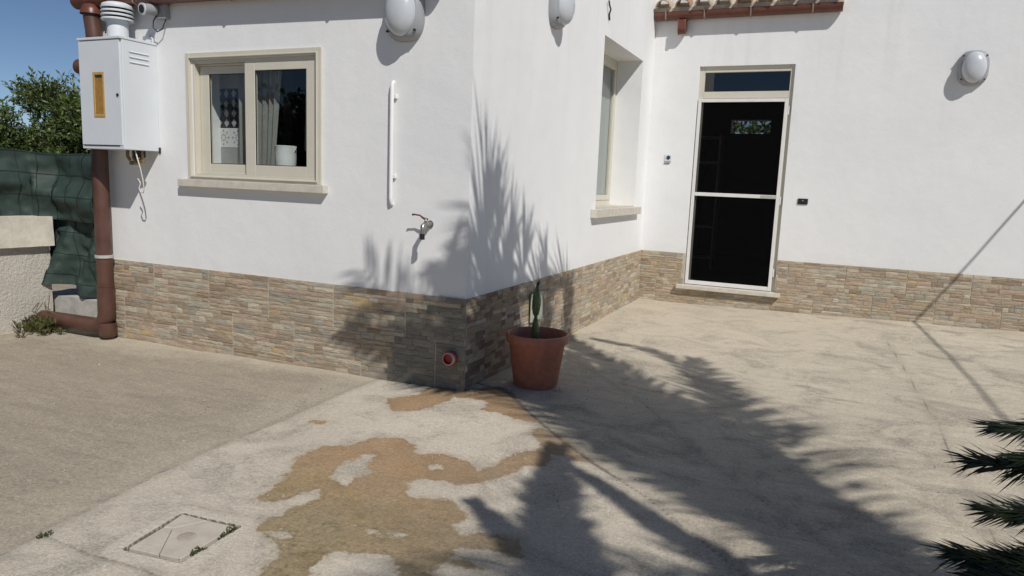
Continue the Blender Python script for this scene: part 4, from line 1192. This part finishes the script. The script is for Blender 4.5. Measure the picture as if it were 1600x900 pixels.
# ------------------------------------------------------------------ retaining wall and screened fence on the left
rw = empty('boundary_wall', (-4.15, -2, 0), 'low rough rendered boundary wall with a pale coping at the left edge', 'wall')
def rough_box(x0, x1, y0, y1, z0, z1, name, mat, amp=.008, st=.07, parent=rw):
    mb = MB()
    def face(o, a, b_, na, nb):
        vs = []
        for j in range(nb + 1):
            for i in range(na + 1):
                p = Vector(o) + Vector(a) * (i / na) + Vector(b_) * (j / nb)
                nn = noise.noise_vector(p * 7) * amp + noise.noise_vector(p * 2.2) * amp
                vs.append(p + nn)
        mb.add(vs, [(j * (na + 1) + i, j * (na + 1) + i + 1, (j + 1) * (na + 1) + i + 1, (j + 1) * (na + 1) + i) for j in range(nb) for i in range(na)])
    dx, dy, dz = x1 - x0, y1 - y0, z1 - z0
    f = lambda d: max(1, int(d / st))
    face((x1, y0, z0), (0, dy, 0), (0, 0, dz), f(dy), f(dz)); face((x0, y0, z0), (0, dy, 0), (0, 0, dz), f(dy), f(dz))
    face((x0, y0, z0), (dx, 0, 0), (0, 0, dz), f(dx), f(dz)); face((x0, y1, z0), (dx, 0, 0), (0, 0, dz), f(dx), f(dz))
    face((x0, y0, z1), (dx, 0, 0), (0, dy, 0), f(dx), f(dy))
    face((x0, y0, z0), (dx, 0, 0), (0, dy, 0), f(dx), f(dy))
    return mb.build(name, mat, parent, True, angle=50)
rough_box(-4.35, -4.0, -6.0, -.01, -.2, .650, 'wall', M['render'])
rough_box(-4.38, -3.945, -6.0, .0, .655, .905, 'coping', M['coping'], .006)
rough_box(-4.3, -3.33, .06, .7, -.2, .205, 'footing', M['cement'], .012)

fn = empty('screened_fence', (-4.1, -1, .9), 'wire mesh fence covered with dark green shade tarp above the boundary wall', 'fence')
path = [Vector(p) for p in ((-4.16, -6.0), (-4.16, -3.0), (-4.16, -.9), (-4.15, -.35), (-4.10, -.08), (-3.95, .06), (-3.7, .10), (-3.42, .11))]
cum = [0]
for i in range(1, len(path)): cum.append(cum[-1] + (path[i] - path[i - 1]).length)
TL = cum[-1]
def along(s_):
    for i in range(1, len(path)):
        if s_ <= cum[i] or i == len(path) - 1:
            f = (s_ - cum[i - 1]) / (cum[i] - cum[i - 1])
            t = (path[i] - path[i - 1]).normalized()
            return path[i - 1].lerp(path[i], f), Vector((t.y, -t.x))
def tarp_up(s_, f, off=0.0):
    p, n = along(s_)
    zt = 1.432 + .008 * math.sin(s_ * 9) - .010 * math.sin(s_ * 3.1); zb = 0.895 - .03 * max(0, (s_ - TL + 1.2))
    z = zb + (zt - zb) * f
    q = Vector((s_ * 2.1, f * 1.8, 0))
    sag = .045 * math.sin(math.pi * f) * (1 + .6 * math.sin(s_ * 4)) + .05 * (1 - f) ** 2
    fold = .040 * math.sin(9 * (f * 1.0 + (s_ - TL) * .42)) * (1 - abs(f - .35)) * max(0, min(1, 1.4 - abs(s_ - TL + .45)))
    d = sag + fold + .035 * noise.noise(q * 1.6) + .014 * noise.noise(q * 5.0 + Vector((3, 1, 0))) + off
    return Vector((p.x + n.x * d, p.y + n.y * d, z))
def surf(fn_, u0, u1, nu, nv):
    vs = [fn_(u0 + (u1 - u0) * i / nu, j / nv) for j in range(nv + 1) for i in range(nu + 1)]
    return vs, [(j * (nu + 1) + i, j * (nu + 1) + i + 1, (j + 1) * (nu + 1) + i + 1, (j + 1) * (nu + 1) + i) for j in range(nv) for i in range(nu)]
mb = MB(); mb.add(*surf(tarp_up, 0, TL, 260, 30)); mb.build('tarp', M['tarp'], fn, True)
def tarp_low(u, f, off=0.0):
    # hangs across the gap between the boundary wall and the house, its lower left corner pulled over the wall end
    x = -4.10 + .70 * u
    zt = .925; zb = .345 - .14 * u + .02 * math.sin(u * 7)
    z = zb + (zt - zb) * f
    pull = max(0, 1 - u * 2.2) * (1 - f) ** 1.3
    q = Vector((u * 2.4, f * 2.2, 4))
    d = .055 * math.sin((u * 1.5 - f * .55) * 9 + .5) * (1 - f * .7) + .05 * noise.noise(q * 1.6) + .03 * noise.noise(q * 3.7) + off
    return Vector((x + .06 * pull - .03 * (1 - u) * f, .115 - d * .9 - .20 * pull - .03 * (1 - f), z - .02 * pull))
mb = MB(); mb.add(*surf(tarp_low, 0, 1, 70, 60)); mb.build('tarp', M['tarp'], fn, True)
wr = MB()
for k in range(18):
    s_ = TL - .06 - k * .155
    wr.tube([tarp_up(s_ + .006 * math.sin(j * 2 + k), j / 10, .007) for j in range(11)], .0035, 4, False)
for f in (.02, .36, .68, .985):
    wr.tube([tarp_up(TL - 2.8 + 2.78 * i / 60, f, .006) for i in range(61)], .0018, 4, False)
for u in (.10, .42, .74, .96):
    wr.tube([tarp_low(u + .012 * math.sin(j + u * 9), j / 10, .007) for j in range(11)], .0035, 4, False)
for f in (.15, .45, .75):
    wr.tube([tarp_low(i / 24, f, .006) for i in range(25)], .0018, 4, False)
o = wr.build('wire_mesh', M['wire'], fn); o['kind'] = 'stuff'
for (x, y) in ((-4.2, -.3), (-4.2, -2.2), (-4.2, -4.1), (-3.46, .17)):
    MB().tube([(x, y, .2 if x > -4 else .85), (x, y, 1.45)], .018, 8).build('post', M['wire'], fn)

# ------------------------------------------------------------------ olive shrubs behind the fence
def leaf_add(V, F, p, d, n, ln, wd):
    s_ = d.cross(n).normalized() * wd
    b0 = len(V)
    V += [p, p + d * ln * .5 + s_, p + d * ln, p + d * ln * .5 - s_]
    F.append((b0, b0 + 1, b0 + 2, b0 + 3))
def shrub(loc, rx, rz, zc, n_tw, seed, label, tips=(), leaf='olive_leaf', ll=.06, lw=.010, group=None, name='olive_shrub', cat='shrub', per=14):
    root = empty(name, (loc[0], loc[1], 0), label, cat, group)
    rg = random.Random(seed); V = []; F = []; br = MB()
    base = Vector((loc[0], loc[1], -.1)); ctr = Vector((loc[0], loc[1], zc))
    br.tube([base, base.lerp(ctr, .5) + Vector((rg.uniform(-.1, .1), rg.uniform(-.1, .1), 0)), ctr], [.07, .05, .025], 8)
    clumps = []
    for k in range(9 + int(rx * 14)):
        while True:
            q = Vector((rg.uniform(-1, 1), rg.uniform(-1, 1), rg.uniform(-1, 1)))
            if .2 < q.length < 1: break
        c = ctr + Vector((q.x * rx, q.y * rx, q.z * rz)); clumps.append((c, rg.uniform(.16, .34) * (rx / .9) ** .5))
        br.tube([ctr.lerp(base, .3), ctr.lerp(c, .5) + Vector((0, 0, -.05)), c], [.022, .013, .005], 5, False)
    def twig(p, d, ln, cnt):
        br.tube([p, p + d * ln], [.004, .0015], 3, False)
        for i in range(cnt):
            f = (i + .5) / cnt
            side = Vector((rg.gauss(0, 1), rg.gauss(0, 1), rg.gauss(0, 1))).normalized()
            dd = (d * .75 + side * .8).normalized()
            leaf_add(V, F, p + d * ln * f, dd, Vector((rg.gauss(0, 1), rg.gauss(0, 1), rg.gauss(0, 1))).normalized(), ll * rg.uniform(.6, 1.2), lw * rg.uniform(.7, 1.3))
    for k in range(n_tw):
        c, r_ = rg.choice(clumps)
        q = Vector((rg.gauss(0, 1), rg.gauss(0, 1), rg.gauss(0, 1))).normalized() * r_ * rg.uniform(.25, 1.0) ** .6
        d = (q.normalized() * .7 + Vector((rg.gauss(0, .5), rg.gauss(0, .5), .55 + rg.gauss(0, .4)))).normalized()
        twig(c + q, d, ll * rg.uniform(2, 4.5), per)
    for (x, y, z, h) in tips:
        for k in range(12):
            p = Vector((x + rg.gauss(0, .07), y + rg.gauss(0, .07), z + rg.uniform(-.25, 0)))
            twig(p, Vector((rg.gauss(0, .35), rg.gauss(0, .35), 1)).normalized(), h * rg.uniform(.5, 1.1), 12)
    me = bpy.data.meshes.new('foliage'); me.from_pydata(V, [], F); me.materials.append(M[leaf]); me.update()
    o = bpy.data.objects.new('foliage', me); col.objects.link(o); o.parent = root; o.matrix_parent_inverse = Matrix.Translation(-root.location)
    br.build('trunk', M['bark'], root, True)
    return root
GS = 'olive shrubs behind the tarp fence'
shrub((-5.55, 1.55), .62, .55, 1.62, 2600, 21, 'tall dense olive shrub against the meter cabinet behind the fence', [(-5.45, 1.4, 2.15, .35), (-5.62, 1.35, 1.95, .3)], group=GS)
shrub((-6.5, 1.3), .78, .50, 1.34, 2800, 22, 'rounded olive shrub with one thin tall shoot, middle of those behind the fence', [(-6.65, 1.25, 1.80, .35)], group=GS)
shrub((-7.5, .9), .85, .50, 1.36, 2800, 23, 'leftmost olive shrub behind the fence at the picture edge', [(-7.25, .9, 1.85, .3)], group=GS)
shrub((-7.2, 3.2), 1.1, .6, 1.3, 1500, 24, 'olive shrub in the second row behind the fence, mostly hidden', group=GS)
# the garden across the yard, seen only in the window panes
GT = 'garden trees across the yard'
for i, (x, y, r_, h, lb) in enumerate(((-6.2, -7.6, 1.6, 1.35, 'bushy garden tree across the yard, nearest the boundary wall'), (-9.0, -8.2, 1.8, 1.45, 'broad dark garden tree across the yard, at the end of the row'), (-3.6, -9.2, 1.7, 1.4, 'dark garden tree across the yard, behind the others'), (-11.5, -5.6, 1.9, 1.4, 'spreading garden tree beyond the boundary wall'))):
    shrub((x, y), r_, 1.15, h, 900, 40 + i, lb, leaf='tree_leaf', ll=.16, lw=.05, group=GT, name='garden_tree', cat='tree', per=10)
shrub((1.6, 12.2), 1.8, 1.3, 2.2, 700, 50, 'leafy tree behind the house seen through the small back window', leaf='olive_leaf', ll=.14, lw=.04, name='garden_tree', cat='tree', per=10)

# ------------------------------------------------------------------ palm
K = Vector((5.74, -3.89, 3.68))
palm = empty('date_palm', (K.x + .1, K.y - .1, 0), 'tall feather palm beside the yard whose shadow falls on the house corner', 'palm')
mb = MB(); pts = []; rs_ = []
for k in range(34):
    f = k / 33; pts.append((K.x + .10 * (1 - f), K.y - .10 * (1 - f), -.1 + 3.75 * f)); rs_.append(.26 - .05 * f + .025 * (k % 2))
mb.tube(pts, rs_, 16)
rg = random.Random(8)
for k in range(110):
    a = k * 2.4; z = .1 + 3.4 * k / 110; r_ = .22
    c = Vector((K.x + .1 * (1 - z / 3.7) + r_ * math.cos(a), K.y - .1 * (1 - z / 3.7) + r_ * math.sin(a), z)); o_ = Vector((math.cos(a), math.sin(a), 0)); t_ = Vector((-o_.y, o_.x, 0))
    mb.add([c - t_ * .06, c + t_ * .06, c + o_ * .09 + Vector((0, 0, .12)) + t_ * .03, c + o_ * .09 + Vector((0, 0, .12)) - t_ * .03], [(0, 1, 2, 3)])
mb.build('trunk', M['bark'], palm, True, angle=40)
def crom(P, step):
    P = [Vector(p) for p in P]; P = [P[0] * 2 - P[1]] + P + [P[-1] * 2 - P[-2]]; out = []
    for i in range(1, len(P) - 2):
        n = max(2, int((P[i + 1] - P[i]).length / step))
        for k in range(n):
            t = k / n; a, b_, c, d = P[i - 1:i + 3]
            out.append(.5 * ((2 * b_) + (c - a) * t + (2 * a - 5 * b_ + 4 * c - d) * t * t + (3 * b_ - a - 3 * c + d) * t ** 3))
    out.append(P[-2]); return out
def frond(P, ln, a0, a1, wdt, facing, seed, start=.15, step=.030, droop=.12, jit=.10, parent=None, mat='palm_leaf', rr0=.017, tipf=.55, rmat='rachis'):
    rg = random.Random(seed); C_ = crom(P, step); n = len(C_); mb = MB()
    mb.tube(C_[::3] + [C_[-1]], [rr0 * (1 - .85 * i / (n / 3)) + .002 for i in range(len(C_[::3]) + 1)], 6)
    rach = mb
    lf = MB(); fc_ = Vector(facing).normalized()
    for i in range(int(n * start), n):
        f = i / (n - 1)
        T = (C_[min(i + 1, n - 1)] - C_[max(i - 1, 0)]).normalized()
        lat = T.cross(fc_).normalized(); up = lat.cross(T)
        prof = min(1, .45 + 2.2 * (f - start)) * (1 - tipf * max(0, (f - .55) / .45) ** 1.5)
        ang = a0 + (a1 - a0) * f
        for s_ in (1, -1):
            a = ang + rg.gauss(0, jit); l = ln * prof * rg.uniform(.85, 1.1)
            d = (T * math.cos(a) + lat * s_ * math.sin(a) + up * rg.gauss(.12, .10)).normalized()
            p = C_[i] + T * rg.uniform(-.012, .012)
            mid = p + d * l * .5; tip = p + d * l + Vector((0, 0, -droop * l))
            w_ = d.cross(up + lat * rg.gauss(0, .4)).normalized() * wdt * .5
            q1 = p + d * l * .12
            lf.add([p, q1 + w_ * .8, mid + w_, tip, mid - w_, q1 - w_ * .8], [(0, 1, 2, 5), (5, 2, 4), (2, 3, 4)])
    o = lf.build('frond', M[mat], parent or palm)
    rach.build('rachis', M[rmat], o, True)
FR = [   # name, leaflet length, base and tip angle, width, spacing, bare stalk, rachis
  ('w1', 0.78, 42, 9, 0.026, 0.024, 0.15, [(5.74, -3.89, 3.68), (4.877, -3.234, 3.658), (4.125, -2.501, 3.57), (3.006, -1.548, 3.318), (2.442, -1.573, 3.406), (2.302, -1.722, 3.707), (2.201, -1.618, 3.955)]),
  ('w1b', 0.72, 42, 9, 0.024, 0.030, 0.15, [(5.74, -3.89, 3.68), (4.884, -3.24, 3.667), (4.133, -2.508, 3.581), (3.008, -1.549, 3.321), (2.446, -1.467, 3.392), (2.318, -1.585, 3.669), (2.236, -1.51, 3.868)]),
  ('w2', 0.64, 42, 10, 0.026, 0.026, 0.15, [(5.74, -3.89, 3.68), (4.934, -3.213, 3.667), (4.131, -2.373, 3.565), (3.165, -1.452, 3.322), (2.408, -1.265, 3.358), (2.298, -1.374, 3.576), (2.236, -1.287, 3.72)]),
  ('w3', 0.55, 42, 10, 0.026, 0.026, 0.15, [(5.74, -3.89, 3.68), (4.983, -3.152, 3.7), (4.248, -2.332, 3.646), (3.409, -1.487, 3.486), (2.512, -0.779, 3.497), (2.393, -1.107, 3.658), (2.343, -1.087, 3.812)]),
  ('w8', 0.46, 42, 10, 0.026, 0.026, 0.15, [(5.74, -3.89, 3.68), (5.023, -3.151, 3.719), (4.354, -2.328, 3.698), (3.553, -1.398, 3.575), (2.557, -0.289, 3.584), (2.453, -0.654, 3.728), (2.414, -0.726, 3.843)]),
  ('w9', 0.50, 60, 30, 0.034, 0.018, 0.15, [(5.74, -3.89, 3.68), (4.938, -3.15, 3.675), (4.171, -2.495, 3.589), (3.126, -1.699, 3.352), (2.445, -1.678, 3.384), (2.361, -1.631, 3.593), (2.272, -1.244, 3.576)]),
  ('w4', 0.52, 55, 25, 0.032, 0.022, 0.15, [(5.74, -3.89, 3.68), (4.806, -3.338, 3.656), (4.051, -2.651, 3.565), (3.363, -2.134, 3.427), (2.551, -1.624, 3.22), (2.308, -1.998, 3.352), (2.177, -1.94, 3.505), (2.067, -1.891, 3.632)]),
  ('w5', 0.62, 50, 22, 0.022, 0.055, 0.15, [(5.74, -3.89, 3.68), (4.712, -3.449, 3.652), (3.944, -2.804, 3.551), (2.998, -2.094, 3.331), (2.251, -2.075, 3.321), (1.912, -1.996, 3.427), (1.458, -1.891, 3.536)]),
  ('w6', 0.45, 50, 25, 0.032, 0.022, 0.15, [(5.74, -3.89, 3.68), (4.8, -3.273, 3.654), (3.916, -2.466, 3.535), (2.855, -1.59, 3.272), (2.361, -2.006, 3.41), (2.255, -1.939, 3.594), (2.174, -1.891, 3.722)]),
  ('w7', 0.36, 50, 25, 0.030, 0.022, 0.15, [(5.74, -3.89, 3.68), (4.621, -3.362, 3.645), (3.818, -2.756, 3.537), (2.887, -1.969, 3.305), (2.308, -2.081, 3.274), (1.807, -1.988, 3.209), (1.304, -1.891, 3.146)]),
  ('b1', 0.29, 50, 25, 0.032, 0.024, 0.15, [(5.74, -3.89, 3.68), (5.272, -3.623, 3.78), (5.008, -3.47, 3.82), (4.63, -3.03, 3.848), (4.009, -2.276, 3.768), (3.07, -1.182, 3.496)]),
  ('b2', 0.66, 64, 34, 0.028, 0.050, 0.15, [(5.74, -3.89, 3.68), (5.433, -3.639, 3.875), (5.289, -3.307, 3.997), (5.046, -2.757, 4.083), (4.725, -2.175, 4.061), (4.334, -1.443, 3.956)]),
  ('b3', 0.36, 56, 30, 0.030, 0.045, 0.15, [(5.74, -3.89, 3.68), (5.369, -3.64, 3.797), (5.144, -3.323, 3.874), (4.909, -2.819, 3.929), (4.621, -2.06, 3.903), (4.003, -0.719, 3.68)]),
  ('b6', 0.26, 50, 25, 0.030, 0.045, 0.15, [(5.74, -3.89, 3.68), (5.325, -3.491, 3.782), (4.959, -2.949, 3.862), (4.231, -1.355, 3.823), (3.668, -0.659, 3.702), (3.022, -0.386, 3.588)]),
  ('b4', 0.42, 50, 27, 0.034, 0.028, 0.15, [(5.74, -3.89, 3.68), (5.537, -3.779, 3.965), (5.358, -3.683, 4.028), (5.06, -3.433, 3.996), (4.655, -3.123, 3.864)]),
  ('b5', 0.30, 48, 25, 0.036, 0.018, 0.15, [(5.74, -3.89, 3.68), (5.418, -3.944, 3.933), (5.167, -3.774, 3.868), (4.786, -3.501, 3.68)]),
  ('l1', 0.36, 38, 16, 0.036, 0.012, 0.30, [(5.74, -3.89, 3.68), (4.798, -4.458, 3.706), (4.39, -4.308, 3.653), (4.056, -3.99, 3.562), (3.746, -3.53, 3.418), (3.291, -2.712, 3.128)]),
  ('l2', 0.16, 40, 20, 0.034, 0.012, 0.20, [(5.74, -3.89, 3.68), (4.957, -4.216, 3.708), (4.611, -3.802, 3.617), (4.238, -3.534, 3.491), (3.819, -3.192, 3.312), (3.413, -2.884, 3.128)]),
  ('l3', 0.24, 45, 20, 0.036, 0.014, 0.30, [(5.74, -3.89, 3.68), (4.647, -4.441, 3.617), (4.255, -4.266, 3.512), (3.925, -4.017, 3.386), (3.555, -3.739, 3.228), (3.14, -3.414, 3.036)]),
]
for k, (nm, lf_, q0, q1, wd_, st_, b0_, P_) in enumerate(FR):
    frond(P_, lf_, R(q0), R(q1), wd_, SUN, 100 + k, start=b0_, step=st_, tipf=.15 if q1 < 15 else .55)
low = empty('sago_palm', (3.95, -1.75, 0), 'low dark sago palm at the right edge, its stiff fronds reaching into view', 'palm')
mb = MB(); mb.tube([(3.97, -1.76, -.1), (3.96, -1.75, .3), (3.95, -1.75, .74)], [.19, .18, .13], 14); mb.build('trunk', M['bark'], low, True)
C2 = (3.93, -1.74, .78)
VIS = [
  [C2, (3.6, -1.60, .93), (3.25, -1.50, .93), (2.927, -1.50, .83), (2.702, -1.673, .785), (2.600, -1.770, .768), (2.500, -1.855, .772)],
  [C2, (3.6, -1.66, .86), (3.25, -1.60, .80), (2.899, -1.640, .69), (2.697, -1.748, .668), (2.560, -1.860, .681), (2.445, -1.945, .704)],
  [C2, (3.6, -1.72, .78), (3.25, -1.68, .66), (2.915, -1.680, .54), (2.724, -1.770, .545), (2.600, -1.855, .562), (2.490, -1.945, .585)],
  [C2, (3.6, -1.76, .74), (3.25, -1.74, .56), (2.933, -1.740, .44), (2.733, -1.835, .445), (2.560, -1.948, .47), (2.420, -2.050, .503)],
  [C2, (3.6, -1.78, .70), (3.25, -1.80, .50), (2.921, -1.80, .38), (2.722, -1.900, .40), (2.580, -2.000, .440), (2.470, -2.085, .470)],
  [C2, (3.6, -1.74, .76), (3.25, -1.70, .60), (2.95, -1.69, .47), (2.76, -1.775, .45), (2.62, -1.885, .47), (2.50, -1.99, .465)],
  [C2, (3.6, -1.79, .72), (3.25, -1.78, .53), (2.93, -1.77, .42), (2.73, -1.86, .43), (2.59, -1.96, .450), (2.47, -2.05, .455)],
  [C2, (3.6, -1.78, .71), (3.25, -1.76, .50), (2.95, -1.74, .39), (2.78, -1.83, .39), (2.66, -1.93, .405), (2.56, -2.01, .41)],
  [C2, (3.6, -1.76, .74), (3.25, -1.73, .58), (2.95, -1.71, .45), (2.76, -1.81, .44), (2.60, -1.92, .455), (2.46, -2.03, .485)],
  [C2, (3.6, -1.66, .88), (3.25, -1.56, .86), (2.92, -1.58, .75), (2.72, -1.71, .715), (2.63, -1.79, .705), (2.55, -1.86, .700)],
  [C2, (3.6, -1.80, .68), (3.25, -1.82, .46), (2.93, -1.82, .35), (2.74, -1.91, .37), (2.61, -2.01, .410), (2.51, -2.08, .435)],
]
for k, P_ in enumerate(VIS):
    frond(P_, .205, R(33), R(9), .0050, (-.35, -.80, .45), 200 + k, start=.30, step=.0044, droop=.06, jit=.11, tipf=.45, rmat='sago_leaf', parent=low, mat='sago_leaf', rr0=.007)
for k in range(8):
    a = R(-150 + k * 40) if k < 6 else R(75 + (k - 6) * 25); d = Vector((math.cos(a), math.sin(a), 0)); c_ = Vector(C2)
    frond([c_, c_ + d * .35 + Vector((0, 0, .22)), c_ + d * .8 + Vector((0, 0, .25)), c_ + d * 1.2 + Vector((0, 0, 0))], .18, R(48), R(18), .008, (0, 0, 1), 260 + k, start=.2, step=.012, parent=low, mat='sago_leaf', rr0=.008)
for k in range(7):   # the far side of the crown
    a = R(-128 + k * 20); d = Vector((math.cos(a), math.sin(a), 0))
    P = [K, K + d * .7 + Vector((0, 0, .8)), K + d * 1.6 + Vector((0, 0, 1.1)), K + d * 2.4 + Vector((0, 0, .7)), K + d * 2.9 + Vector((0, 0, .1))]
    frond(P, .45, R(50), R(22), .03, (0, 0, 1), 300 + k, step=.045)

# ------------------------------------------------------------------ overhead cable
cb = [(7.4, -5.0, 5.35), (6.3, -1.4, 4.1), (5.69, .62, 3.45), (5.07, 2.65, 2.84), (4.80, 3.56, 2.73), (4.53, L - .002, 2.62)]
o = MB().tube(crom(cb, .2), .012, 8).build('overhead_cable', M['cable_black'], None, True)
tag(o, 'black overhead cable strung to the set-back wall, casting a thin diagonal shadow', 'cable')
